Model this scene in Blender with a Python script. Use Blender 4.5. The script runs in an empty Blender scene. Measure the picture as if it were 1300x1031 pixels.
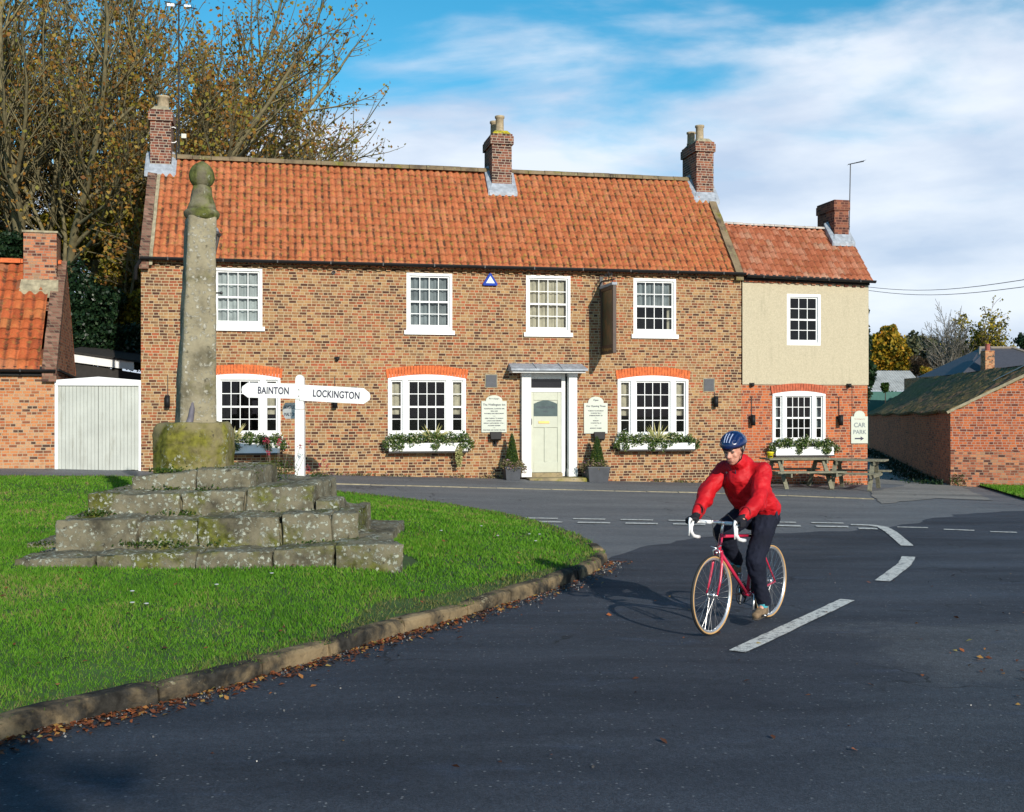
import bpy, bmesh, math, random
import numpy as np
from mathutils import Vector, Matrix, Euler, noise as mn, geometry as mg
R = math.radians
random.seed(7); RNG = np.random.default_rng(7)
sc = bpy.context.scene
COL = sc.collection
# ------------------------------------------------------------------ camera, sky, sun, exposure
CAMZ, FPX, CX, HY = 1.9, 1450.0, 650.0, 520.0          # eye height, focal length and horizon in photo pixels (1300 wide)
cd = bpy.data.cameras.new("camera"); cam = bpy.data.objects.new("camera", cd); COL.objects.link(cam)
cam.location = (0, 0, CAMZ); cam.rotation_euler = (R(90), 0, 0)
cd.sensor_width = 36; cd.lens = 36 * FPX / 1300; cd.shift_y = (HY - 515.5) / 1300
cd.clip_start = .1; cd.clip_end = 3000
sc.camera = cam
SUN_EL, SUN_AZ = 22.0, 25.0                            # elevation, degrees right of straight behind the camera
to_sun = Vector((math.sin(R(SUN_AZ)) * math.cos(R(SUN_EL)), -math.cos(R(SUN_AZ)) * math.cos(R(SUN_EL)), math.sin(R(SUN_EL))))
sd = bpy.data.lights.new("sun", 'SUN'); sun = bpy.data.objects.new("sun", sd); COL.objects.link(sun)
sd.energy = 4.6; sd.angle = R(.5); sd.color = (1, .93, .82)
sun.rotation_euler = to_sun.to_track_quat('Z', 'Y').to_euler()
w = bpy.data.worlds.new("World"); sc.world = w; w.use_nodes = True
nt = w.node_tree; nt.nodes.clear()
def N(t, typ, **kw):
    n = t.nodes.new(typ)
    for k, v in kw.items():
        if k in n.inputs.keys() if isinstance(k, str) else False: n.inputs[k].default_value = v
        else: setattr(n, k, v)
    return n
def L(t, a, b): t.links.new(a, b)
def world_sky():
    sky = N(nt, 'ShaderNodeTexSky', sky_type='NISHITA', sun_disc=False)
    sky.sun_elevation = R(SUN_EL); sky.sun_rotation = R(180 - SUN_AZ); sky.air_density = 1.0; sky.dust_density = .3; sky.ozone_density = 3.0
    hs = N(nt, 'ShaderNodeHueSaturation'); hs.inputs['Saturation'].default_value = 1.34; hs.inputs['Hue'].default_value = .478; hs.inputs['Value'].default_value = 1.6
    L(nt, sky.outputs[0], hs.inputs['Color'])
    tc = N(nt, 'ShaderNodeTexCoord'); sp = N(nt, 'ShaderNodeSeparateXYZ'); L(nt, tc.outputs['Generated'], sp.inputs[0])
    def M(op, a, b=None, c=None, clamp=False):
        m = N(nt, 'ShaderNodeMath', operation=op); m.use_clamp = clamp
        for i, v in enumerate((a, b, c)):
            if v is None: continue
            if isinstance(v, (int, float)): m.inputs[i].default_value = v
            else: L(nt, v, m.inputs[i])
        return m.outputs[0]
    az = M('ARCTAN2', sp.outputs[0], sp.outputs[1]); el = M('ARCSINE', sp.outputs[2])
    cb = N(nt, 'ShaderNodeCombineXYZ'); L(nt, M('MULTIPLY', az, 2.2), cb.inputs[0]); L(nt, M('MULTIPLY', el, 7.0), cb.inputs[1]); L(nt, M('MULTIPLY', az, 0), cb.inputs[2])
    n1 = N(nt, 'ShaderNodeTexNoise'); n1.inputs['Scale'].default_value = 1.35; n1.inputs['Detail'].default_value = 9; n1.inputs['Roughness'].default_value = .52; n1.inputs['Distortion'].default_value = .25
    mp = N(nt, 'ShaderNodeMapping'); mp.inputs['Location'].default_value = (3.1, 1.3, 4.0); mp.inputs['Rotation'].default_value = (0, 0, R(-9)); L(nt, cb.outputs[0], mp.inputs[0]); L(nt, mp.outputs[0], n1.inputs['Vector'])
    # cloud bank: thick low and to the right, thinning upward and to the left
    d = M('ADD', M('MULTIPLY', el, -1.95), M('MULTIPLY', az, .16))
    m = M('ADD', n1.outputs['Fac'], M('ADD', d, .495))
    r = N(nt, 'ShaderNodeMapRange', interpolation_type='SMOOTHSTEP'); L(nt, m, r.inputs[0]); r.inputs[1].default_value = .46; r.inputs[2].default_value = .66
    n2 = N(nt, 'ShaderNodeTexNoise'); n2.inputs['Scale'].default_value = 2.3; n2.inputs['Detail'].default_value = 6; L(nt, mp.outputs[0], n2.inputs['Vector'])
    cr = N(nt, 'ShaderNodeValToRGB'); cr.color_ramp.elements[0].position = .36; cr.color_ramp.elements[0].color = (6.0, 7.2, 9.2, 1); cr.color_ramp.elements[1].position = .62; cr.color_ramp.elements[1].color = (9.6, 10.2, 11.2, 1)
    L(nt, n2.outputs['Fac'], cr.inputs[0])
    mx = N(nt, 'ShaderNodeMix', data_type='RGBA'); L(nt, M('MULTIPLY', r.outputs[0], .93), mx.inputs['Factor']); L(nt, hs.outputs[0], mx.inputs[6]); L(nt, cr.outputs[0], mx.inputs[7])
    bg = N(nt, 'ShaderNodeBackground'); bg.inputs['Strength'].default_value = .085; L(nt, mx.outputs[2], bg.inputs[0])
    out = N(nt, 'ShaderNodeOutputWorld'); L(nt, bg.outputs[0], out.inputs[0])
world_sky()
sc.view_settings.view_transform = 'Standard'; sc.view_settings.look = 'None'; sc.view_settings.exposure = .16; sc.view_settings.gamma = 1
sc.render.engine = 'CYCLES'; sc.cycles.use_denoising = True; sc.cycles.max_bounces = 6; sc.cycles.transparent_max_bounces = 12
# ------------------------------------------------------------------ materials
def ramp(t, stops, interp='LINEAR'):
    n = N(t, 'ShaderNodeValToRGB'); cr = n.color_ramp; cr.interpolation = interp
    while len(cr.elements) < len(stops): cr.elements.new(.5)
    for e, (p, c) in zip(cr.elements, stops): e.position = p; e.color = (*c, 1)
    return n
def newmat(name):
    m = bpy.data.materials.new(name); m.use_nodes = True; t = m.node_tree
    return m, t, t.nodes['Principled BSDF']
def mathn(t, op, a, b=None, clamp=False):
    m = N(t, 'ShaderNodeMath', operation=op); m.use_clamp = clamp
    for i, v in enumerate((a, b)):
        if v is None: continue
        if isinstance(v, (int, float)): m.inputs[i].default_value = v
        else: L(t, v, m.inputs[i])
    return m.outputs[0]
def noise(t, vec, scale, detail=4, rough=.55, dist=0):
    n = N(t, 'ShaderNodeTexNoise'); n.inputs['Scale'].default_value = scale; n.inputs['Detail'].default_value = detail; n.inputs['Roughness'].default_value = rough; n.inputs['Distortion'].default_value = dist
    if vec is not None: L(t, vec, n.inputs['Vector'])
    return n.outputs['Fac']
def mix(t, f, a, b, mode='MIX'):
    m = N(t, 'ShaderNodeMix', data_type='RGBA', blend_type=mode)
    if isinstance(f, (int, float)): m.inputs[0].default_value = f
    else: L(t, f, m.inputs[0])
    for i, v in ((6, a), (7, b)):
        if isinstance(v, tuple): m.inputs[i].default_value = (*v, 1)
        else: L(t, v, m.inputs[i])
    return m.outputs[2]
def smooth(t, x, a, b):
    r = N(t, 'ShaderNodeMapRange', interpolation_type='SMOOTHSTEP'); L(t, x, r.inputs[0]); r.inputs[1].default_value = a; r.inputs[2].default_value = b
    return r.outputs[0]
def bump(t, p, h, strength, dist=.01):
    b = N(t, 'ShaderNodeBump'); b.inputs['Strength'].default_value = strength; b.inputs['Distance'].default_value = dist; L(t, h, b.inputs['Height']); L(t, b.outputs[0], p.inputs['Normal'])
def plain(name, c, rough=.6, metal=0, var=.12, scale=6, spec=.5, bmp=0, coat=0, grime=0):
    m, t, p = newmat(name); tc = N(t, 'ShaderNodeTexCoord')
    f = noise(t, tc.outputs['Object'], scale, 5)
    d = tuple(x * (1 - var) for x in c); e = tuple(min(1, x * (1 + var)) for x in c)
    r = ramp(t, [(.3, d), (.7, e)]); L(t, f, r.inputs[0]); cc = r.outputs[0]
    if grime:
        ms_ = N(t, 'ShaderNodeMapping'); ms_.inputs['Scale'].default_value = (3.0, 3.0, .45); L(t, tc.outputs['Object'], ms_.inputs[0]); cc = mix(t, mathn(t, 'MULTIPLY', smooth(t, noise(t, ms_.outputs[0], 2.2, 7, .72), .5, .78), grime), cc, (.16, .15, .10))
    L(t, cc, p.inputs['Base Color'])
    p.inputs['Roughness'].default_value = rough; p.inputs['Metallic'].default_value = metal; p.inputs['Specular IOR Level'].default_value = spec; p.inputs['Coat Weight'].default_value = coat
    if bmp: bump(t, p, noise(t, tc.outputs['Object'], scale * 5, 4), bmp)
    return m
def leafmat(name, stops, rough=.6, trans=.25, patch=0):
    m, t, p = newmat(name); g = N(t, 'ShaderNodeNewGeometry'); r = ramp(t, stops)
    if patch:
        tc = N(t, 'ShaderNodeTexCoord'); nn = mathn(t, 'ADD', mathn(t, 'MULTIPLY', noise(t, tc.outputs['Object'], 1.3, 6, .65), .8), mathn(t, 'MULTIPLY', noise(t, tc.outputs['Object'], .35, 2), .5))
        L(t, mathn(t, 'ADD', mathn(t, 'MULTIPLY', g.outputs['Random Per Island'], .62), mathn(t, 'MULTIPLY', mathn(t, 'SUBTRACT', nn, .48), patch)), r.inputs[0])
    else: L(t, g.outputs['Random Per Island'], r.inputs[0])
    L(t, r.outputs[0], p.inputs['Base Color']); p.inputs['Roughness'].default_value = rough; p.inputs['Specular IOR Level'].default_value = .25
    tr = N(t, 'ShaderNodeBsdfTranslucent'); L(t, r.outputs[0], tr.inputs[0]); ms = N(t, 'ShaderNodeMixShader'); ms.inputs[0].default_value = trans
    L(t, p.outputs[0], ms.inputs[1]); L(t, tr.outputs[0], ms.inputs[2]); L(t, ms.outputs[0], t.nodes['Material Output'].inputs[0])
    return m
def brickmat(name, stops, mortar, bw=.178, bh=.0685, stain=(.06, .045, .035), stain_amt=.35, shift=0.0, redlow=0, bmp=.5):
    """bricks laid along u = x + y, v = z of the object's own space; each brick its own tone"""
    m, t, p = newmat(name); tc = N(t, 'ShaderNodeTexCoord'); s = N(t, 'ShaderNodeSeparateXYZ'); L(t, tc.outputs['Object'], s.inputs[0])
    u = mathn(t, 'ADD', s.outputs[0], s.outputs[1]); row = mathn(t, 'FLOOR', mathn(t, 'DIVIDE', s.outputs[2], bh)); wr = N(t, 'ShaderNodeTexWhiteNoise', noise_dimensions='1D'); L(t, row, wr.inputs['W'])
    u = mathn(t, 'ADD', u, mathn(t, 'MULTIPLY', wr.outputs['Value'], bw * .8)); wob = noise(t, tc.outputs['Object'], 1.1, 2); wf = noise(t, tc.outputs['Object'], 11, 2)
    zz = mathn(t, 'ADD', s.outputs[2], mathn(t, 'ADD', mathn(t, 'MULTIPLY', mathn(t, 'SUBTRACT', wob, .5), .02), mathn(t, 'MULTIPLY', mathn(t, 'SUBTRACT', wf, .5), .006)))
    c = N(t, 'ShaderNodeCombineXYZ'); L(t, u, c.inputs[0]); L(t, zz, c.inputs[1])
    b = N(t, 'ShaderNodeTexBrick'); L(t, c.outputs[0], b.inputs['Vector']); b.inputs['Scale'].default_value = 1; b.inputs['Brick Width'].default_value = bw; b.inputs['Row Height'].default_value = bh
    b.inputs['Mortar Size'].default_value = .0080; b.inputs['Mortar Smooth'].default_value = .25; b.inputs['Color1'].default_value = (0, 0, 0, 1); b.inputs['Color2'].default_value = (1, 1, 1, 1); b.inputs['Mortar'].default_value = (.5, .5, .5, 1)
    b.squash = .62; b.squash_frequency = 2; b.offset = .5
    big = noise(t, c.outputs[0], .55, 3); f = mathn(t, 'ADD', b.outputs['Color'], mathn(t, 'MULTIPLY', mathn(t, 'SUBTRACT', big, .5), 1.05))
    f = mathn(t, 'ADD', f, shift)
    if redlow: f = mathn(t, 'ADD', f, mathn(t, 'MULTIPLY', smooth(t, s.outputs[2], 1.9, .2), redlow))
    r = ramp(t, stops, 'LINEAR'); L(t, f, r.inputs[0])
    fine = noise(t, c.outputs[0], 34, 4, .7); col = mix(t, .5, r.outputs[0], ramp_out(t, fine, [(.3, (.35, .35, .35)), (.7, (.75, .75, .75))]), 'OVERLAY')
    n3 = noise(t, c.outputs[0], .9, 7, .7); col = mix(t, mathn(t, 'MULTIPLY', smooth(t, n3, .52, .75), stain_amt), col, stain)
    ms_ = N(t, 'ShaderNodeMapping'); ms_.inputs['Scale'].default_value = (2.2, .35, 1); L(t, c.outputs[0], ms_.inputs[0]); col = mix(t, mathn(t, 'MULTIPLY', smooth(t, noise(t, ms_.outputs[0], 1.5, 5, .65), .52, .72), .4), col, tuple(x * 1.3 for x in stain))
    mm = mix(t, fine, mortar, tuple(x * .7 for x in mortar)); col = mix(t, b.outputs['Fac'], col, mm)
    L(t, col, p.inputs['Base Color']); p.inputs['Roughness'].default_value = .9; p.inputs['Specular IOR Level'].default_value = .2
    h = mathn(t, 'SUBTRACT', mathn(t, 'MULTIPLY', fine, .5), b.outputs['Fac']); bump(t, p, h, bmp, .008)
    return m
def ramp_out(t, f, stops, interp='LINEAR'):
    r = ramp(t, stops, interp); L(t, f, r.inputs[0]); return r.outputs[0]
def tilemat(name, stops, cw=.175, rl=.255, lichen=.5, dirt=.6, bright_left=0):
    m, t, p = newmat(name); tc = N(t, 'ShaderNodeTexCoord'); s = N(t, 'ShaderNodeSeparateXYZ'); L(t, tc.outputs['Object'], s.inputs[0])
    fx = mathn(t, 'FLOOR', mathn(t, 'DIVIDE', s.outputs[0], cw)); fy = mathn(t, 'FLOOR', mathn(t, 'DIVIDE', s.outputs[1], rl))
    c = N(t, 'ShaderNodeCombineXYZ'); L(t, fx, c.inputs[0]); L(t, fy, c.inputs[1]); wn = N(t, 'ShaderNodeTexWhiteNoise', noise_dimensions='2D'); L(t, c.outputs[0], wn.inputs['Vector'])
    big = noise(t, tc.outputs['Object'], .45, 3)
    f = mathn(t, 'ADD', mathn(t, 'MULTIPLY', wn.outputs['Value'], .7), mathn(t, 'MULTIPLY', big, .5))
    col = ramp_out(t, f, stops)
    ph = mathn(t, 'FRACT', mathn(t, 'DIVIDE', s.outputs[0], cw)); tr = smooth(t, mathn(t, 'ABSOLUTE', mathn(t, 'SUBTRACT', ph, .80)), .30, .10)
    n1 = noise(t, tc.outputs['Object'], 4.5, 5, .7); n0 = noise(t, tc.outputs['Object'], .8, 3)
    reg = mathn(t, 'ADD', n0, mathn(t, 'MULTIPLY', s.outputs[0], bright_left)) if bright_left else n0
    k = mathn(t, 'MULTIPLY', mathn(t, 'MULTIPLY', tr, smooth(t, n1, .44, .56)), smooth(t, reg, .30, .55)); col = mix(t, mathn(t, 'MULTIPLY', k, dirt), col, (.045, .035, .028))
    col = mix(t, mathn(t, 'MULTIPLY', smooth(t, mathn(t, 'ABSOLUTE', mathn(t, 'SUBTRACT', ph, .80)), .14, .02), .45), col, (.10, .04, .025))  # groove shade and dirt painted together as a dark band down each trough
    pr = mathn(t, 'FRACT', mathn(t, 'DIVIDE', s.outputs[1], rl)); col = mix(t, mathn(t, 'MULTIPLY', smooth(t, pr, .07, .0), .4), col, (.09, .035, .02)); col = mix(t, mathn(t, 'MULTIPLY', smooth(t, pr, .90, 1.0), .35), col, (.06, .03, .02))  # shade under the tile overlaps, painted as dark lines along each course
    n2 = noise(t, tc.outputs['Object'], 9, 4, .6); col = mix(t, mathn(t, 'MULTIPLY', mathn(t, 'MULTIPLY', smooth(t, n2, .56, .62), smooth(t, reg, .30, .6)), lichen), col, (.40, .27, .07))
    n4 = noise(t, tc.outputs['Object'], 22, 4, .7); col = mix(t, .45, col, ramp_out(t, n4, [(.3, (.33, .33, .33)), (.7, (.7, .7, .7))]), 'OVERLAY')
    L(t, col, p.inputs['Base Color']); p.inputs['Roughness'].default_value = .85; p.inputs['Specular IOR Level'].default_value = .2; bump(t, p, n4, .3, .01)
    return m
def stonemat(name, base=(.20, .175, .125), dark=(.07, .06, .05), lichen=(.46, .48, .38), moss=(.15, .14, .02), lw=.5, mw=.5, mz=None):
    m, t, p = newmat(name); tc = N(t, 'ShaderNodeTexCoord'); o = tc.outputs['Object']
    col = ramp_out(t, noise(t, o, 2.2, 6, .65), [(.32, dark), (.5, base), (.72, tuple(x * 1.35 for x in base))])
    nm = noise(t, o, 1.7, 6, .62, .4); col = mix(t, smooth(t, nm, .62 - mw * .25, .75 - mw * .2), col, ramp_out(t, noise(t, o, 14, 4), [(.35, tuple(x * .55 for x in moss)), (.65, tuple(x * 1.5 for x in moss))]))
    v = N(t, 'ShaderNodeTexVoronoi'); v.inputs['Scale'].default_value = 16; L(t, o, v.inputs['Vector'])
    nl = noise(t, o, 2.1, 5, .62, .5); nf = noise(t, o, 34, 6, .75)
    lf = mathn(t, 'MULTIPLY', smooth(t, nl, .64 - lw * .24, .72 - lw * .2), smooth(t, mathn(t, 'ADD', nf, mathn(t, 'MULTIPLY', v.outputs['Distance'], -.35)), .36, .44)); lcol = ramp_out(t, noise(t, o, 19, 5), [(.35, tuple(x * .55 for x in lichen)), (.6, lichen)]); col = mix(t, lf, col, lcol)
    col = mix(t, smooth(t, noise(t, o, 9, 5, .7), .6, .7), col, dark)
    L(t, col, p.inputs['Base Color']); p.inputs['Roughness'].default_value = .95; p.inputs['Specular IOR Level'].default_value = .15
    bump(t, p, mathn(t, 'ADD', noise(t, o, 18, 6, .7), mathn(t, 'MULTIPLY', lf, .3)), .8, .02)
    return m
def asphalt(name, c, c2, fleck=.1, sheen=.55, scale=.8, worn=False):
    m, t, p = newmat(name); tc = N(t, 'ShaderNodeTexCoord'); o = tc.outputs['Object']
    mp = N(t, 'ShaderNodeMapping'); mp.inputs['Rotation'].default_value = (0, 0, R(-32)); mp.inputs['Scale'].default_value = (.35, 1.3, 1); L(t, o, mp.inputs[0])
    n = noise(t, mp.outputs[0], scale, 6, .6, .3); col = ramp_out(t, n, [(.33, c), (.66, c2)])
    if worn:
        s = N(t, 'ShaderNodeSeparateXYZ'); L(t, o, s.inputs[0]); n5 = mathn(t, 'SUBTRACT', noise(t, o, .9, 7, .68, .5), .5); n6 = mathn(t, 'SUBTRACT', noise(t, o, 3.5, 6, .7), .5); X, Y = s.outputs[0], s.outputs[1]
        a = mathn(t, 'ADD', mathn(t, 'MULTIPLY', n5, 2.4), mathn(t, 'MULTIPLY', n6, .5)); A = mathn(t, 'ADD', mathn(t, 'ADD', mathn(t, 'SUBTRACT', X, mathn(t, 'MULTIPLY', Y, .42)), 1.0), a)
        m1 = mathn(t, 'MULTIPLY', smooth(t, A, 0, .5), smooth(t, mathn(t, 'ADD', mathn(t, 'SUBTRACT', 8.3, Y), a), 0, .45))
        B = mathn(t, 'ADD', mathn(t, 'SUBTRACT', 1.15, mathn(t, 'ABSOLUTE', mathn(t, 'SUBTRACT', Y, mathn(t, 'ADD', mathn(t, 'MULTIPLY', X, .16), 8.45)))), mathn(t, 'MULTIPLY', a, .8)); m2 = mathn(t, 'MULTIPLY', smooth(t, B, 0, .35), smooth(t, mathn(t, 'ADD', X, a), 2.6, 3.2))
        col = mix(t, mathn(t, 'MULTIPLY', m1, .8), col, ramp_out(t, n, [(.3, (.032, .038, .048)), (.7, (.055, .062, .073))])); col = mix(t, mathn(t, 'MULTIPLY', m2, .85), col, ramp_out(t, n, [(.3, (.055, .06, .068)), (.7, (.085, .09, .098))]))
        st = noise(t, mp.outputs[0], 1.9, 7, .7, .8); col = mix(t, mathn(t, 'MULTIPLY', smooth(t, st, .56, .72), .5), col, (.055, .072, .11))  # bluish streaks painted into the colour for sky sheen on the surface
    nf = noise(t, o, 75, 3, .8); col = mix(t, .85, col, ramp_out(t, nf, [(.34, (.22, .22, .22)), (.68, (.8, .8, .8))]), 'OVERLAY'); nm2 = noise(t, o, 13, 6, .75); col = mix(t, .6, col, ramp_out(t, nm2, [(.32, (.32, .32, .32)), (.7, (.72, .72, .72))]), 'OVERLAY')
    v = N(t, 'ShaderNodeTexVoronoi'); v.inputs['Scale'].default_value = 28; L(t, o, v.inputs['Vector']); sp = N(t, 'ShaderNodeSeparateColor'); L(t, v.outputs['Color'], sp.inputs[0])
    fl = mathn(t, 'MULTIPLY', smooth(t, v.outputs['Distance'], .28, .14), mathn(t, 'GREATER_THAN', sp.outputs[0], .86)); col = mix(t, mathn(t, 'MULTIPLY', fl, .6), col, (fleck * 2.2,) * 3)
    v2 = N(t, 'ShaderNodeTexVoronoi', feature='DISTANCE_TO_EDGE'); v2.inputs['Scale'].default_value = .33; wp = N(t, 'ShaderNodeVectorMath', operation='ADD'); nv = N(t, 'ShaderNodeTexNoise'); nv.inputs['Scale'].default_value = 1.4; nv.inputs['Detail'].default_value = 5; L(t, o, nv.inputs['Vector'])
    L(t, o, wp.inputs[0]); L(t, nv.outputs['Color'], wp.inputs[1]); L(t, wp.outputs[0], v2.inputs['Vector'])
    ck = mathn(t, 'MULTIPLY', smooth(t, v2.outputs['Distance'], .006, .002), smooth(t, noise(t, o, .4, 3), .5, .58)); col = mix(t, mathn(t, 'MULTIPLY', ck, .75), col, (.008, .008, .008))
    L(t, col, p.inputs['Base Color']); L(t, ramp_out(t, noise(t, mp.outputs[0], 1.1, 5), [(.3, (sheen,) * 3), (.7, (min(1, sheen + .25),) * 3)]), p.inputs['Roughness']); p.inputs['Specular IOR Level'].default_value = .28
    bump(t, p, nf, .6, .01)
    return m
def glassmat(name, tint=(.8, .85, .85)):
    m, t, p = newmat(name); t.nodes.remove(p); tr = N(t, 'ShaderNodeBsdfTransparent'); tr.inputs[0].default_value = (*tint, 1); g = N(t, 'ShaderNodeBsdfGlossy'); g.inputs['Roughness'].default_value = .02
    fr = N(t, 'ShaderNodeFresnel'); fr.inputs[0].default_value = 1.5; tc = N(t, 'ShaderNodeTexCoord'); b = N(t, 'ShaderNodeBump'); b.inputs['Strength'].default_value = .015; b.inputs['Distance'].default_value = .02; L(t, noise(t, tc.outputs['Object'], 1.5, 1), b.inputs['Height']); L(t, b.outputs[0], g.inputs['Normal'])
    ms = N(t, 'ShaderNodeMixShader'); L(t, mathn(t, 'MULTIPLY', fr.outputs[0], 1.0, True), ms.inputs[0]); L(t, tr.outputs[0], ms.inputs[1]); L(t, g.outputs[0], ms.inputs[2]); L(t, ms.outputs[0], t.nodes['Material Output'].inputs[0])
    return m
BUFF = [(0, (.07, .03, .02)), (.12, (.12, .055, .03)), (.22, (.24, .08, .035)), (.32, (.31, .105, .045)), (.42, (.25, .12, .055)), (.54, (.38, .22, .095)), (.64, (.20, .10, .048)), (.76, (.35, .20, .09)), (.86, (.13, .065, .035)), (1, (.34, .09, .04))]
REDB = [(0, (.09, .025, .018)), (.2, (.26, .065, .028)), (.45, (.41, .095, .032)), (.7, (.47, .13, .042)), (.9, (.30, .08, .04)), (1, (.13, .04, .03))]
COTB = [(0, (.07, .04, .03)), (.14, (.22, .08, .04)), (.35, (.42, .14, .05)), (.6, (.47, .20, .08)), (.8, (.45, .25, .13)), (1, (.36, .10, .04))]
CHIB = [(0, (.03, .015, .013)), (.3, (.09, .035, .028)), (.6, (.20, .07, .045)), (.85, (.26, .10, .055)), (1, (.10, .04, .03))]
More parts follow.
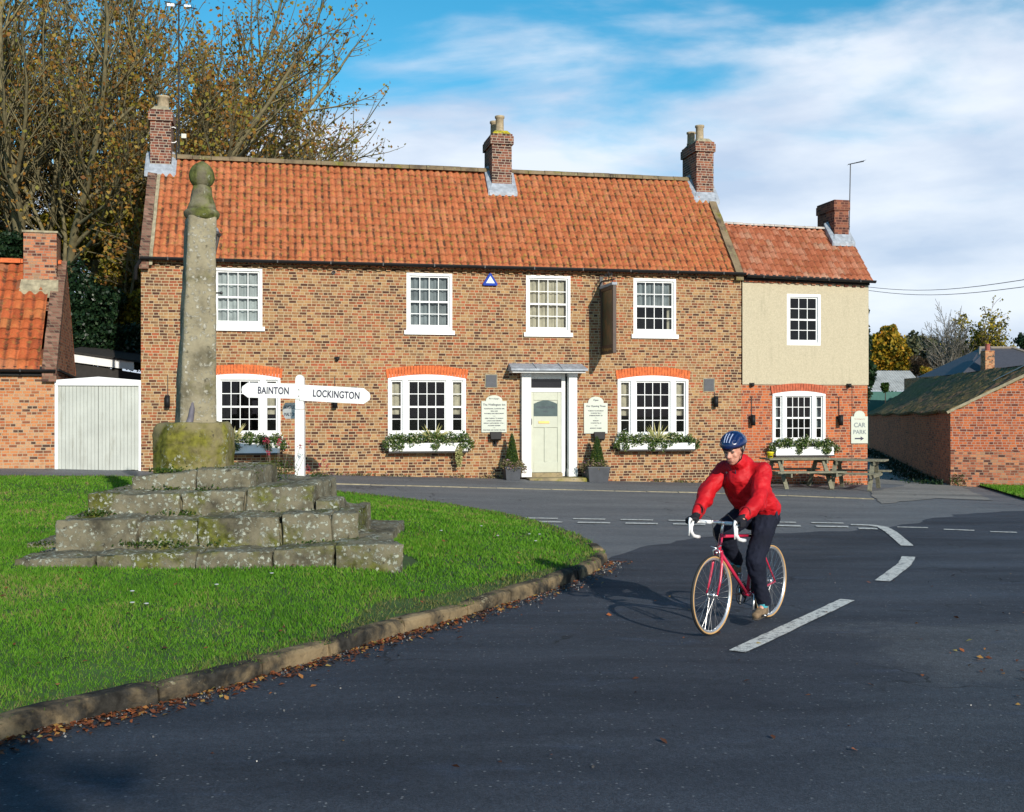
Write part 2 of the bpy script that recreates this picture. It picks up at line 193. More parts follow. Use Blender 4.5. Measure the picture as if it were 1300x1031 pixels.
MT = dict(
 brick=brickmat('buff brick', BUFF, (.52, .41, .255), redlow=-.25), redbrick=brickmat('red brick', REDB, (.44, .30, .20), shift=.06, stain_amt=.2),
 cotbrick=brickmat('orange brick', COTB, (.46, .36, .24), stain_amt=.3), chibrick=brickmat('chimney brick', CHIB, (.42, .36, .28), stain_amt=.1), chired=brickmat('red chimney brick', CHIB, (.30, .15, .1), shift=.2),
 lanebrick=brickmat('lane wall brick', [(0, (.12, .03, .015)), (.4, (.46, .10, .035)), (.7, (.60, .15, .05)), (1, (.34, .09, .04))], (.36, .2, .11), stain_amt=.2), barnbrick=brickmat('barn brick', [(0, (.07, .03, .025)), (.3, (.26, .085, .045)), (.55, (.40, .13, .065)), (.8, (.46, .19, .09)), (1, (.28, .17, .10))], (.34, .25, .18), stain_amt=.55),
 darkbrick=brickmat('verge brick', [(0, (.06, .03, .025)), (.5, (.17, .08, .055)), (1, (.25, .14, .10))], (.2, .15, .1)),
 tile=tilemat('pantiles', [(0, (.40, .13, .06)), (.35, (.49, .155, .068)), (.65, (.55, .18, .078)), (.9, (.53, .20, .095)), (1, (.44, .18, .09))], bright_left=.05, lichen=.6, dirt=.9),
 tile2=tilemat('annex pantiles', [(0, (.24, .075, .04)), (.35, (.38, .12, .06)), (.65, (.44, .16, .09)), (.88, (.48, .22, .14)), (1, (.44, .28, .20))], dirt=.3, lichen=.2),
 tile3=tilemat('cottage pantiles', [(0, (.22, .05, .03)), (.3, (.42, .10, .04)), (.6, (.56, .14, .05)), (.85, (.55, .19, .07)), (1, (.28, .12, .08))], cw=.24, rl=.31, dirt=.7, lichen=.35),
 white=plain('white paint', (.75, .76, .75), .45, var=.07, scale=2, grime=.22), cream=plain('pale green-grey paint', (.44, .46, .37), .45, var=.05), board=plain('cream sign', (.50, .53, .45), .5, var=.05, scale=3),
 garage=plain('garage door paint', (.42, .44, .40), .5, var=.12, scale=1.5, grime=.55), black=plain('black plastic', (.010, .010, .011), .6, var=.3, spec=.25), iron=plain('black iron', (.02, .02, .022), .5, var=.3),
 lead=plain('lead sheet', (.29, .32, .36), .6, var=.3, scale=9, bmp=.4), render=plain('pebbledash', (.51, .45, .32), .95, var=.13, scale=40, bmp=1.0, spec=.15, grime=.25), soldier=plain('rubbed orange brick', (.58, .13, .035), .85, var=.3, scale=13, bmp=.3),
 pot=plain('clay pot', (.34, .27, .17), .9, var=.3, scale=12), mortar=plain('mortar fillet', (.30, .26, .17), .95, var=.35, scale=9, bmp=.6), ridge=stonemat('ridge tile', base=(.20, .15, .09), lichen=(.34, .32, .16), lw=.5, mw=.4, dark=(.08, .06, .045)),
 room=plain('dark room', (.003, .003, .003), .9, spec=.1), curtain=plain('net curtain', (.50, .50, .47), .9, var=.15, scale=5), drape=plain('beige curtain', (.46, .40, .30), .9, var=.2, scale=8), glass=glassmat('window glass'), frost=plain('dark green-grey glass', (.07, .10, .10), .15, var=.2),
 stone=stonemat('weathered stone', base=(.165, .148, .10), dark=(.055, .05, .036), lw=1.15, mw=.5, moss=(.09, .095, .02), lichen=(.42, .44, .36)), mossy=stonemat('mossy stone', base=(.20, .17, .085), moss=(.13, .125, .02), mw=.75, lw=.55, dark=(.06, .055, .035)), shaft=stonemat('shaft stone', base=(.26, .23, .155), dark=(.10, .09, .06), lw=1.2, mw=.35, moss=(.13, .12, .05), lichen=(.45, .43, .35)), cap=stonemat('cap stone', base=(.17, .155, .10), moss=(.10, .11, .03), mw=.8, lw=.3),
 kerb=stonemat('sandstone kerb', base=(.215, .16, .09), dark=(.030, .028, .024), lw=.12, mw=.85, moss=(.028, .026, .022), lichen=(.36, .31, .2)),
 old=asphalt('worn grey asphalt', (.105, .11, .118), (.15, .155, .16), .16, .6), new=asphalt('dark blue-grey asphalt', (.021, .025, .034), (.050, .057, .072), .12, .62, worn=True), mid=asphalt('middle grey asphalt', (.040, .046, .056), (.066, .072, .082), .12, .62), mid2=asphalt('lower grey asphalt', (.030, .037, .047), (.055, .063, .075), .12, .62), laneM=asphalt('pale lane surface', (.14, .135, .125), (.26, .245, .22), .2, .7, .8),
 paint=None, soil=plain('bare soil', (.085, .062, .036), .95, var=.5, scale=5, bmp=.6), field=plain('far grass', (.05, .09, .02), .95, var=.4, scale=.3), turf=plain('turf base', (.035, .075, .010), .95, var=.4, scale=3, bmp=.6),
 blade=leafmat('grass blades', [(0, (.03, .10, .008)), (.45, (.085, .24, .012)), (.85, (.15, .32, .022)), (.95, (.24, .28, .06)), (1, (.30, .24, .10))], .7, .35, 1.6),
 blade_dry=leafmat('worn grass', [(0, (.07, .08, .02)), (.5, (.10, .15, .03)), (1, (.20, .16, .07))], .7, .2),
 bark=plain('olive bark', (.165, .14, .07), .9, var=.4, scale=5, bmp=.6), barkd=plain('dark bark', (.05, .04, .03), .9, var=.4), barkg=plain('grey bark', (.17, .155, .13), .9, var=.3), barkp=plain('pale bark', (.22, .17, .12), .9, var=.3),
 lf_aut=leafmat('sparse autumn leaves', [(0, (.20, .08, .02)), (.35, (.34, .16, .03)), (.7, (.32, .24, .04)), (1, (.20, .21, .035))], .6, .35), lf_yel=leafmat('yellow green leaves', [(0, (.06, .065, .012)), (.45, (.16, .15, .018)), (.8, (.34, .26, .02)), (1, (.45, .34, .03))]),
 lf_ivy=leafmat('ivy', [(0, (.006, .018, .008)), (.7, (.014, .035, .014)), (1, (.035, .065, .025))], .35, .1), lf_gold=leafmat('gold leaves', [(0, (.10, .11, .015)), (.35, (.24, .18, .015)), (.75, (.42, .27, .02)), (1, (.5, .22, .02))]),
 lf_grey=leafmat('grey green leaves', [(0, (.05, .06, .03)), (.6, (.10, .11, .06)), (1, (.16, .14, .07))]), lf_brown=leafmat('brown twigs', [(0, (.07, .045, .03)), (.7, (.12, .075, .045)), (1, (.16, .10, .04))]),
 lf_mix=leafmat('window box leaves', [(0, (.02, .05, .012)), (.4, (.06, .12, .02)), (.7, (.13, .18, .04)), (.9, (.28, .30, .14)), (1, (.5, .5, .38))]), lf_top=leafmat('clipped conifer', [(0, (.02, .05, .008)), (.7, (.05, .10, .012)), (1, (.12, .13, .02))]),
 lf_skirt=leafmat('trailing leaves', [(0, (.07, .07, .03)), (.4, (.14, .15, .05)), (.75, (.30, .22, .13)), (1, (.24, .12, .2))]), lf_spike=leafmat('cordyline blades', [(0, (.20, .22, .06)), (1, (.5, .46, .22))]), lf_wht=leafmat('white petals', [(0, (.7, .7, .68)), (1, (.85, .85, .85))]),
 lf_red=leafmat('red flowers', [(0, (.35, .015, .05)), (1, (.55, .04, .10))]), lf_fall=leafmat('fallen leaves', [(0, (.05, .025, .015)), (.4, (.16, .05, .02)), (.75, (.30, .09, .03)), (.92, (.36, .2, .05)), (1, (.45, .36, .1))], .7, .1), lf_grit=leafmat('grit', [(0, (.03, .03, .03)), (.7, (.12, .12, .12)), (1, (.4, .38, .35))], .8, 0),
 planter=plain('slate grey planter', (.045, .05, .06), .5, var=.2), brass=plain('brass', (.6, .42, .14), .35, .7), step=stonemat('door step', base=(.30, .24, .14), lw=.2, mw=.4), blue=plain('blue plastic', (.006, .04, .32), .6, spec=.2), pale=plain('pale plastic', (.6, .75, .85), .4),
 signwood=plain('dark brown sign frame', (.05, .028, .018), .55, var=.3), wood=plain('weathered picnic wood', (.185, .175, .12), .85, var=.3, scale=18, bmp=.5), darkwood=plain('black weatherboard', (.02, .018, .016), .8, var=.4), yellow=plain('yellow tub', (.75, .62, .02), .4),
 mossroof=stonemat('moss covered roof', base=(.21, .11, .07), dark=(.06, .036, .026), moss=(.17, .12, .045), lichen=(.13, .12, .07), mw=1.1, lw=.15), asb=plain('grey sheet roofing', (.33, .34, .33), .9, var=.25, scale=2), slate=plain('blue slate', (.07, .068, .08), .6, var=.2, scale=9), green=plain('green sheeting', (.03, .12, .10), .7),
 textd=plain('dark lettering', (.02, .022, .05), .6), textg=plain('grey lettering', (.16, .19, .2), .6), textr=plain('brown red lettering', (.3, .06, .05), .6), lampglass=plain('lantern glass', (.10, .11, .11), .12), cable=plain('black cable', (.02, .02, .02), .6),
)
def paintmat():
    m, t, p = newmat('worn white road paint'); tc = N(t, 'ShaderNodeTexCoord'); o = tc.outputs['Object']
    c = mix(t, smooth(t, noise(t, o, 16, 6, .7), .50, .64), (.62, .61, .56), (.16, .16, .16)); c = mix(t, smooth(t, noise(t, o, 60, 3, .7), .56, .66), c, (.09, .09, .09))
    L(t, c, p.inputs['Base Color']); p.inputs['Roughness'].default_value = .8; return m
MT['paint'] = paintmat()
# ------------------------------------------------------------------ mesh builders
def link(name, me, mat=None, parent=None, smooth_=False):
    o = bpy.data.objects.new(name, me); COL.objects.link(o)
    if mat is not None: me.materials.append(MT[mat] if isinstance(mat, str) else mat)
    if parent is not None: o.parent = parent
    if smooth_: me.polygons.foreach_set('use_smooth', [True] * len(me.polygons))
    return o
def tag(o, label=None, cat=None, group=None, kind=None):
    for k, v in (('label', label), ('category', cat), ('group', group), ('kind', kind)):
        if v: o[k] = v
    return o
def empty(name, loc=(0, 0, 0), rz=0, label=None, cat=None, group=None):
    o = bpy.data.objects.new(name, None); COL.objects.link(o); o.location = loc; o.rotation_euler = (0, 0, rz); o.empty_display_size = .2
    return tag(o, label, cat, group)
class MB:
    def __init__(s): s.v = []; s.f = []
    def add(s, v, f):
        n = len(s.v); s.v += [tuple(x) for x in v]; s.f += [tuple(i + n for i in q) for q in f]; return s
    def box(s, x0, x1, y0, y1, z0, z1):
        return s.add([(x0, y0, z0), (x1, y0, z0), (x1, y1, z0), (x0, y1, z0), (x0, y0, z1), (x1, y0, z1), (x1, y1, z1), (x0, y1, z1)], [(0, 3, 2, 1), (4, 5, 6, 7), (0, 1, 5, 4), (1, 2, 6, 5), (2, 3, 7, 6), (3, 0, 4, 7)])
    def hexa(s, a):    # eight corners, bottom four then top four, both counter-clockwise
        return s.add(a, [(0, 3, 2, 1), (4, 5, 6, 7), (0, 1, 5, 4), (1, 2, 6, 5), (2, 3, 7, 6), (3, 0, 4, 7)])
    def beam(s, a, b, w, h, up=(0, 0, 1)):
        a = Vector(a); b = Vector(b); d = (b - a).normalized(); u = Vector(up); sx = d.cross(u)
        if sx.length < 1e-4: sx = d.cross(Vector((1, 0, 0)))
        sx.normalize(); uz = sx.cross(d).normalized(); sx *= w / 2; uz *= h / 2
        return s.hexa([a - sx - uz, a + sx - uz, b + sx - uz, b - sx - uz, a - sx + uz, a + sx + uz, b + sx + uz, b - sx + uz])
    def prism(s, poly, axis, lo, hi):   # poly in the two other axes
        n = len(poly)
        def P(p, t): return {'x': (t, p[0], p[1]), 'y': (p[0], t, p[1]), 'z': (p[0], p[1], t)}[axis]
        return s.add([P(p, lo) for p in poly] + [P(p, hi) for p in poly], [tuple(range(n))[::-1], tuple(range(n, 2 * n))] + [(i, (i + 1) % n, n + (i + 1) % n, n + i) for i in range(n)])
    def tube(s, pts, rad, sides=8, cap=True, closed=False):
        pts = [Vector(p) for p in pts]; n = len(pts); rad = rad if isinstance(rad, (list, tuple)) else [rad] * n; v = []; prev = None
        for i, p in enumerate(pts):
            if closed: d = pts[(i + 1) % n] - pts[i - 1]
            else: d = pts[min(i + 1, n - 1)] - pts[max(i - 1, 0)]
            d = d.normalized() if d.length > 1e-9 else Vector((0, 0, 1))
            if prev is None: a = d.orthogonal().normalized()
            else:
                a = prev - d * prev.dot(d); a = a.normalized() if a.length > 1e-6 else d.orthogonal().normalized()
            prev = a; b = d.cross(a)
            for k in range(sides):
                t = 2 * math.pi * k / sides; v.append(p + (a * math.cos(t) + b * math.sin(t)) * rad[i])
        f = [(i * sides + k, i * sides + (k + 1) % sides, ((i + 1) % n) * sides + (k + 1) % sides, ((i + 1) % n) * sides + k) for i in range(n if closed else n - 1) for k in range(sides)]
        if cap and not closed: f += [tuple(range(sides))[::-1], tuple((n - 1) * sides + k for k in range(sides))]
        return s.add(v, f)
    def lathe(s, prof, c=(0, 0, 0), sides=16, sq=None):
        n = len(prof); v = []
        for r, z in prof:
            for k in range(sides):
                t = 2 * math.pi * (k + .5) / sides; v.append((c[0] + r * math.cos(t), c[1] + r * math.sin(t), c[2] + z))
        f = [(i * sides + k, i * sides + (k + 1) % sides, (i + 1) * sides + (k + 1) % sides, (i + 1) * sides + k) for i in range(n - 1) for k in range(sides)]
        f += [tuple(range(sides))[::-1], tuple((n - 1) * sides + k for k in range(sides))]
        return s.add(v, f)
    def ellipsoid(s, c, r, seg=14, rings=9, rot=None):
        v = []; c = Vector(c)
        for i in range(rings + 1):
            ph = math.pi * i / rings
            for k in range(seg):
                t = 2 * math.pi * k / seg; q = Vector((r[0] * math.sin(ph) * math.cos(t), r[1] * math.sin(ph) * math.sin(t), r[2] * math.cos(ph)))
                if rot is not None: q = rot @ q
                v.append(c + q)
        return s.add(v, [(i * seg + k, (i + 1) * seg + k, (i + 1) * seg + (k + 1) % seg, i * seg + (k + 1) % seg) for i in range(rings) for k in range(seg)])
    def capsule(s, a, b, ra, rb, seg=12):
        a = Vector(a); b = Vector(b); d = b - a; l = d.length; d.normalize(); pts = []; rad = []
        for t in (-1, -.8, -.5, 0): pts.append(a + d * ra * t); rad.append(max(.0005, ra * math.sqrt(max(0, 1 - t * t))))
        for t in (0, .5, .8, 1): pts.append(b + d * rb * t); rad.append(max(.0005, rb * math.sqrt(max(0, 1 - t * t))))
        return s.tube(pts, rad, seg)
    def build(s, name, mat, parent=None, smooth_=False, bevel=0, seg=2):
        me = bpy.data.meshes.new(name); me.from_pydata(s.v, [], s.f); me.validate(); me.update()
        o = link(name, me, mat, parent, smooth_)
        if bevel:
            b = o.modifiers.new('bevel', 'BEVEL'); b.width = bevel; b.segments = seg; b.limit_method = 'ANGLE'
        return o
def fast(name, V, F, mat, parent=None):     # numpy quads or triangles
    me = bpy.data.meshes.new(name); V = np.asarray(V, np.float32).reshape(-1, 3); F = np.asarray(F, np.int32); k = F.shape[1]
    me.vertices.add(len(V)); me.vertices.foreach_set('co', V.ravel()); me.loops.add(F.size); me.loops.foreach_set('vertex_index', F.ravel())
    me.polygons.add(len(F)); me.polygons.foreach_set('loop_start', np.arange(0, F.size, k, dtype=np.int32)); me.update(calc_edges=True)
    return link(name, me, mat, parent)
def leaf_cards(C, size, name, mat, parent=None, up=0.0, asp=.55):
    C = np.asarray(C, np.float32); n = len(C); sz = size * RNG.uniform(.6, 1.3, (n, 1)).astype(np.float32)
    a = RNG.normal(size=(n, 3)); a[:, 2] += up; a /= np.linalg.norm(a, axis=1, keepdims=True); b = RNG.normal(size=(n, 3)); b -= a * (a * b).sum(1, keepdims=True); b /= np.linalg.norm(b, axis=1, keepdims=True); c = np.cross(a, b)
    V = np.stack([C - a * sz * .5, C + b * sz * asp * .5 + c * sz * .08, C + a * sz * .5, C - b * sz * asp * .5 + c * sz * .08], 1)
    return fast(name, V, np.arange(4 * n).reshape(n, 4), mat, parent)
def clump_points(clumps, n, shell=.55):
    """points through a set of ellipsoids (cx, cy, cz, rx, ry, rz), denser towards each outside"""
    w_ = np.array([c[3] * c[4] * c[5] for c in clumps]) ** .67; w_ /= w_.sum(); idx = RNG.choice(len(clumps), n, p=w_); c = np.array(clumps)[idx]
    d = RNG.normal(size=(n, 3)); d /= np.linalg.norm(d, axis=1, keepdims=True); r = (shell + (1 - shell) * RNG.random((n, 1)) ** .6) * (1 + .12 * RNG.normal(size=(n, 1)))
    return c[:, :3] + d * r * c[:, 3:]
def subclumps(c, k, f=.45):
    out = []
    for _ in range(k):
        d = RNG.normal(size=3); d /= np.linalg.norm(d); r = RNG.uniform(.45, .85); q = f * RNG.uniform(.7, 1.3)
        out.append((c[0] + d[0] * r * c[3], c[1] + d[1] * r * c[4], c[2] + d[2] * r * c[5], c[3] * q, c[4] * q, c[5] * q))
    return out
def text(body, size, mat, parent, M, ext=.002, name='lettering', align='CENTER', bold=0, spacing=1):
    cu = bpy.data.curves.new('t', 'FONT'); cu.body = body; cu.size = size; cu.extrude = ext; cu.align_x = align; cu.align_y = 'CENTER'; cu.offset = bold; cu.space_character = spacing
    to = bpy.data.objects.new('t', cu); COL.objects.link(to); bpy.context.view_layer.update()
    me = bpy.data.meshes.new_from_object(to.evaluated_get(bpy.context.evaluated_depsgraph_get())); bpy.data.objects.remove(to); bpy.data.curves.remove(cu)
    o = link(name, me, mat, parent); o.matrix_local = M; return o
def copy_tree(o, parent=None):
    c = o.copy(); COL.objects.link(c)
    if parent is not None: c.parent = parent
    for ch in list(o.children): copy_tree(ch, c)
    return c
# ------------------------------------------------------------------ the lie of the land
def sm(x, a, b): t = np.clip((x - a) / (b - a), 0, 1); return t * t * (3 - 2 * t)
def zt(X, Y):
    X = np.asarray(X, float); Y = np.asarray(Y, float); s = np.where(X < 5, -.034 * (X - 5), -.024 * (X - 5)); s = np.clip(s, -.2, .75)
    far = sm(Y, 19, 26.5) * s + np.clip(Y - 34, 0, 40) * .006 * (X > 8)
    return far
def at(px, py, Y): return Vector(((px - CX) / FPX * Y, Y, CAMZ - (py - HY) / FPX * Y))
def onground(px, py, dz=0.0):
    Y = 10.
    for _ in range(60):
        X = (px - CX) / FPX * Y; z = float(zt(X, Y)) + dz; Yn = (CAMZ - z) * FPX / (py - HY); Y = .5 * Y + .5 * Yn
    return Vector(((px - CX) / FPX * Y, Y, z))
def smoothpoly(P, it=2, closed=True):
    for _ in range(it):
        Q = []; n = len(P)
        for i in range(n if closed else n - 1):
            a, b = P[i], P[(i + 1) % n]; Q += [a * .75 + b * .25, a * .25 + b * .75]
        if not closed: Q = [P[0]] + Q + [P[-1]]
        P = Q
    return P
def inside(poly, X, Y):
    P = np.array([(p[0], p[1]) for p in poly]); r = np.zeros(np.shape(X), bool); j = len(P) - 1
    for i in range(len(P)):
        xi, yi, xj, yj = P[i][0], P[i][1], P[j][0], P[j][1]
        if yi != yj: r ^= ((yi > Y) != (yj > Y)) & (X < (xj - xi) * (Y - yi) / (yj - yi) + xi)
        j = i
    return r
def sheet(name, poly, zf, mat, step=1.0, jag=0, kind='structure'):
    """a polygon laid over the land as one triangulated sheet"""
    P = [Vector((p[0], p[1])) for p in poly]; E = []
    for i in range(len(P)):
        a, b = P[i], P[(i + 1) % len(P)]; k = max(1, int((b - a).length / step))
        for q in range(k):
            p = a.lerp(b, q / k)
            if jag: p = p + Vector((mn.noise(Vector((p.x * 2, p.y * 2, 1))), mn.noise(Vector((p.x * 2, p.y * 2, 5))))) * jag
            E.append(p)
    xs = [p.x for p in E]; ys = [p.y for p in E]; gx, gy = np.meshgrid(np.arange(min(xs), max(xs), step) + step * .37, np.arange(min(ys), max(ys), step) + step * .41)
    gx = gx.ravel(); gy = gy.ravel(); k = inside(E, gx, gy); gx = gx[k]; gy = gy[k]
    pts = E + [Vector((float(a), float(b))) for a, b in zip(gx, gy)]
    n = len(E); r = mg.delaunay_2d_cdt(pts, [(i, (i + 1) % n) for i in range(n)], [list(range(n))], 1, 1e-5)
    V = np.array([(v.x, v.y) for v in r[0]]); Z = zf(V[:, 0], V[:, 1]); me = bpy.data.meshes.new(name); me.from_pydata([(float(a), float(b), float(c)) for (a, b), c in zip(V, Z)], [], [tuple(f) for f in r[2]]); me.update()
    o = link(name, me, mat, None, True); return tag(o, kind=kind), E
# ================================================================== GROUND, ROADS, GREEN
def ground():
    xs = np.concatenate([[-700, -300, -120, -60], np.arange(-30, 62, 1.0), [80, 130, 300, 700]]); ys = np.concatenate([[-200, -80, -30], np.arange(-10, 80, 1.0), [100, 140, 220, 400, 900]])
    gx, gy = np.meshgrid(xs, ys); Z = zt(gx, gy) - .06; V = np.stack([gx, gy, Z], 2).reshape(-1, 3); nx = len(xs)
    F = [(j * nx + i, j * nx + i + 1, (j + 1) * nx + i + 1, (j + 1) * nx + i) for j in range(len(ys) - 1) for i in range(nx - 1)]
    o = fast('ground', V, F, 'field'); tag(o, kind='structure')
ground()
sheet('road', [(-26, -12), (34, -12), (34, 24), (16, 29.5), (12.5, 31), (9.6, 31.2), (-8, 27.6), (-12, 26.8), (-26, 24)], lambda x, y: zt(x, y), 'old', 1.0)
# darker, newer surface of the main road; its edge runs just past the give way line
G = onground
newp = [G(774, 724), G(765, 712), G(800, 699), G(840, 690), G(900, 680), G(1000, 677), G(1122, 672), G(1200, 655), G(1300, 648)]
newp = [(-14, 1.5), (-9, 3)] + [(p.x, p.y) for p in newp] + [(20, 20), (20, 12), (12, 9), (6, 4), (5, 1.5)]
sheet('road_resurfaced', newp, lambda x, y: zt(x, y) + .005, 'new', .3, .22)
sheet('lane', [(9.9, 31.2), (12.2, 29.8), (12.1, 31), (17.6, 55), (19.6, 72), (16.0, 72), (13.4, 50), (10.6, 36)], lambda x, y: zt(x, y) + .006, 'laneM', 1.0, .1)
sheet('pale_road_patch', [tuple(G(*p)[:2]) for p in ((1105, 625), (1160, 614), (1215, 617), (1262, 636), (1190, 633), (1120, 640))], lambda x, y: zt(x, y) + .011, 'laneM', .5, .15)
def marking(name, pts, wd, dz=.0145):
    V = []; P = [Vector(p[:2]) for p in pts]
    Q = [P[0]]
    for a, b in zip(P[:-1], P[1:]):
        k = max(1, int((b - a).length / .12)); Q += [a.lerp(b, (i + 1) / k) for i in range(k)]
    for i, p in enumerate(Q):
        d = (Q[min(i + 1, len(Q) - 1)] - Q[max(i - 1, 0)]).normalized(); nrm = Vector((-d.y, d.x))
        j1 = mn.noise(Vector((p.x * 9, p.y * 9, 2))) * .012; j2 = mn.noise(Vector((p.x * 9, p.y * 9, 8))) * .012
        for s_, j in ((1, j1), (-1, j2)):
            q = p + nrm * s_ * (wd / 2 + j); V.append((q.x, q.y, float(zt(q.x, q.y)) + dz))
    me = bpy.data.meshes.new(name); me.from_pydata(V, [], [(2 * i, 2 * i + 1, 2 * i + 3, 2 * i + 2) for i in range(len(Q) - 1)]); me.update()
    return tag(link(name, me, 'paint'), kind='structure')
marking('centre_line', [G(1076, 763), G(936, 829)], .145)
marking('centre_line', [G(1154, 708), G(1148, 718), G(1120, 739)], .165)
for row, (dy, off) in enumerate(((0, 0), (4.5, 6))):
    for k in range(7 - 0):
        x0 = 667 + off + k * 60.5; x1 = x0 + 41; y = 659.5 + dy + (x0 - 727) * .0165
        marking('give_way_line', [G(x0, y), G(x1, y + .7)], .15 + .04 * row)
marking('give_way_line', [G(1080, 667), G(1106, 667.8), G(1120, 670), G(1131, 676), G(1152, 694)], .17)
marking('give_way_line', [G(1090, 671.8), G(1114, 672.3)], .2)
for a, b in (((1139, 670), (1178, 671)), ((1198, 673), (1237, 674.5)), ((1257, 676), (1291, 677))): marking('edge_line', [G(*a), G(*b)], .12)
# pale line of setts between road and forecourt
kp = [G(x, y) for x, y in ((330, 611.5), (426, 614.5), (560, 618), (700, 621.5), (780, 623.5), (900, 626), (1000, 629.5), (1060, 632), (1110, 634))]
def settline():
    V = []; F = []; P = kp; mb = MB()
    for a, b in zip(P[:-1], P[1:]):
        L_ = (b - a).length; k = int(L_ / .6); d = (b - a).normalized(); n = Vector((-d.y, d.x, 0))
        for i in range(k):
            p = a + d * (i * L_ / k + .01); q = a + d * ((i + 1) * L_ / k - .012); hgt = .012 + random.uniform(-.004, .006)
            mb.hexa([p - n * .055 + Vector((0, 0, -.05)), q - n * .055 + Vector((0, 0, -.05)), q + n * .055 + Vector((0, 0, -.05)), p + n * .055 + Vector((0, 0, -.05)), p - n * .055 + Vector((0, 0, hgt)), q - n * .055 + Vector((0, 0, hgt)), q + n * .055 + Vector((0, 0, hgt)), p + n * .055 + Vector((0, 0, hgt))])
    tag(mb.build('kerb_edging', 'mortar'), kind='structure')
settline()
# ---- the green
front = [G(*p) for p in ((-420, 1120), (0, 937), (114, 914), (264, 880), (402, 839), (492, 810), (570, 790), (636, 769), (699, 751), (756, 727), (769, 714))]
back = [G(*p, .11) for p in ((768, 700), (757, 690), (735, 678), (705, 667), (660, 654), (600, 643), (540, 634), (480, 628), (420, 621.5), (360, 615), (300, 610), (180, 604), (60, 603), (-60, 603), (-300, 603))]
front = smoothpoly([p.copy() for p in front], 2, False); back = smoothpoly([p.copy() for p in back], 2, False)
GREEN = [(p.x, p.y) for p in front + back]
EDGE = np.array([(GREEN[i], GREEN[i + 1]) for i in range(len(GREEN) - 1)])
def edist(X, Y):
    X = np.asarray(X, float).ravel(); Y = np.asarray(Y, float).ravel(); best = np.full(X.shape, 1e9)
    for (a, b) in EDGE:
        d = b - a; l2 = d @ d + 1e-12; t = np.clip(((X - a[0]) * d[0] + (Y - a[1]) * d[1]) / l2, 0, 1); best = np.minimum(best, np.hypot(X - a[0] - t * d[0], Y - a[1] - t * d[1]))
    return best
def zg(X, Y):
    d = edist(X, Y); return (zt(X, Y).ravel() + .10 + .15 * sm(d, 0, 2.2) + .012 * np.sin(np.asarray(X).ravel() * 2.1 + np.asarray(Y).ravel()) * sm(d, .3, 1.5))
sheet('green', GREEN, lambda x, y: zg(x, y), 'turf', .45)
if 0: soilo, _ = sheet('worn_soil', [(p.x, p.y) for p in [G(*q, .12) for q in ((462, 800), (430, 797), (480, 770), (560, 757), (600, 745), (640, 735), (690, 722), (725, 716), (738, 722), (700, 735), (640, 752), (590, 766), (570, 772), (520, 787))]], lambda x, y: zg(x, y) + .012, 'soil', .3, .1)
# ---- kerb stones along the green
def kerb():
    P = front + back[:6]; P = [Vector((p.x, p.y, 0)) for p in P]; cum = [0]
    for a, b in zip(P[:-1], P[1:]): cum.append(cum[-1] + (b - a).length)
    def pos(s):
        s = max(0, min(cum[-1] - 1e-4, s)); i = max(k for k in range(len(cum)) if cum[k] <= s); i = min(i, len(P) - 2); t = (s - cum[i]) / max(1e-6, cum[i + 1] - cum[i]); return P[i].lerp(P[i + 1], t)
    mb = MB(); s = 0.0; rr = random.Random(5)
    while s < cum[-1]:
        L_ = rr.uniform(.75, 1.1); e = min(s + L_ - .018, cum[-1]); k = 9; rows = []; hh = .128 + rr.uniform(-.012, .012); tw = rr.uniform(-.012, .012); lean = rr.uniform(-.01, .02)
        for i in range(k + 1):
            q = s + (e - s) * i / k; p = pos(q); d = (pos(q + .05) - pos(q - .05)).normalized(); n = Vector((-d.y, d.x, 0))   # n points to the green
            z = float(zt(p.x, p.y)); e_ = .012 if i in (0, k) else 0; pr = []
            for (u_, v_) in ((-.02 + lean, -.12), (-.022 + lean * .5 + e_, .05), (-.012 + e_, hh - .025), (.012 + e_, hh - e_), (.07, hh + .006 - e_), (.13, hh - e_), (.15, -.1)):
                q3 = p + n * u_ + Vector((0, 0, z + v_ + tw * (i / k - .5) * 2 * (v_ > 0))); j = Vector((q3.x * 7, q3.y * 7, q3.z * 9)); q3 += n * mn.noise(j) * .014 + Vector((0, 0, mn.noise(j + Vector((9, 9, 9))) * .009)); pr.append(q3)
            rows.append(pr)
        m = 7; V = [q for r_ in rows for q in r_]; F = [(i * m + j, (i + 1) * m + j, (i + 1) * m + j + 1, i * m + j + 1) for i in range(k) for j in range(m - 1)] + [tuple(range(m))[::-1], tuple(k * m + j for j in range(m))]
        mb.add(V, F); s = e + .018
    o = mb.build('kerb', 'kerb', None, False); tag(o, kind='structure'); bv = o.modifiers.new('bevel', 'BEVEL'); bv.width = .006; bv.segments = 2; bv.limit_method = 'ANGLE'
kerb()
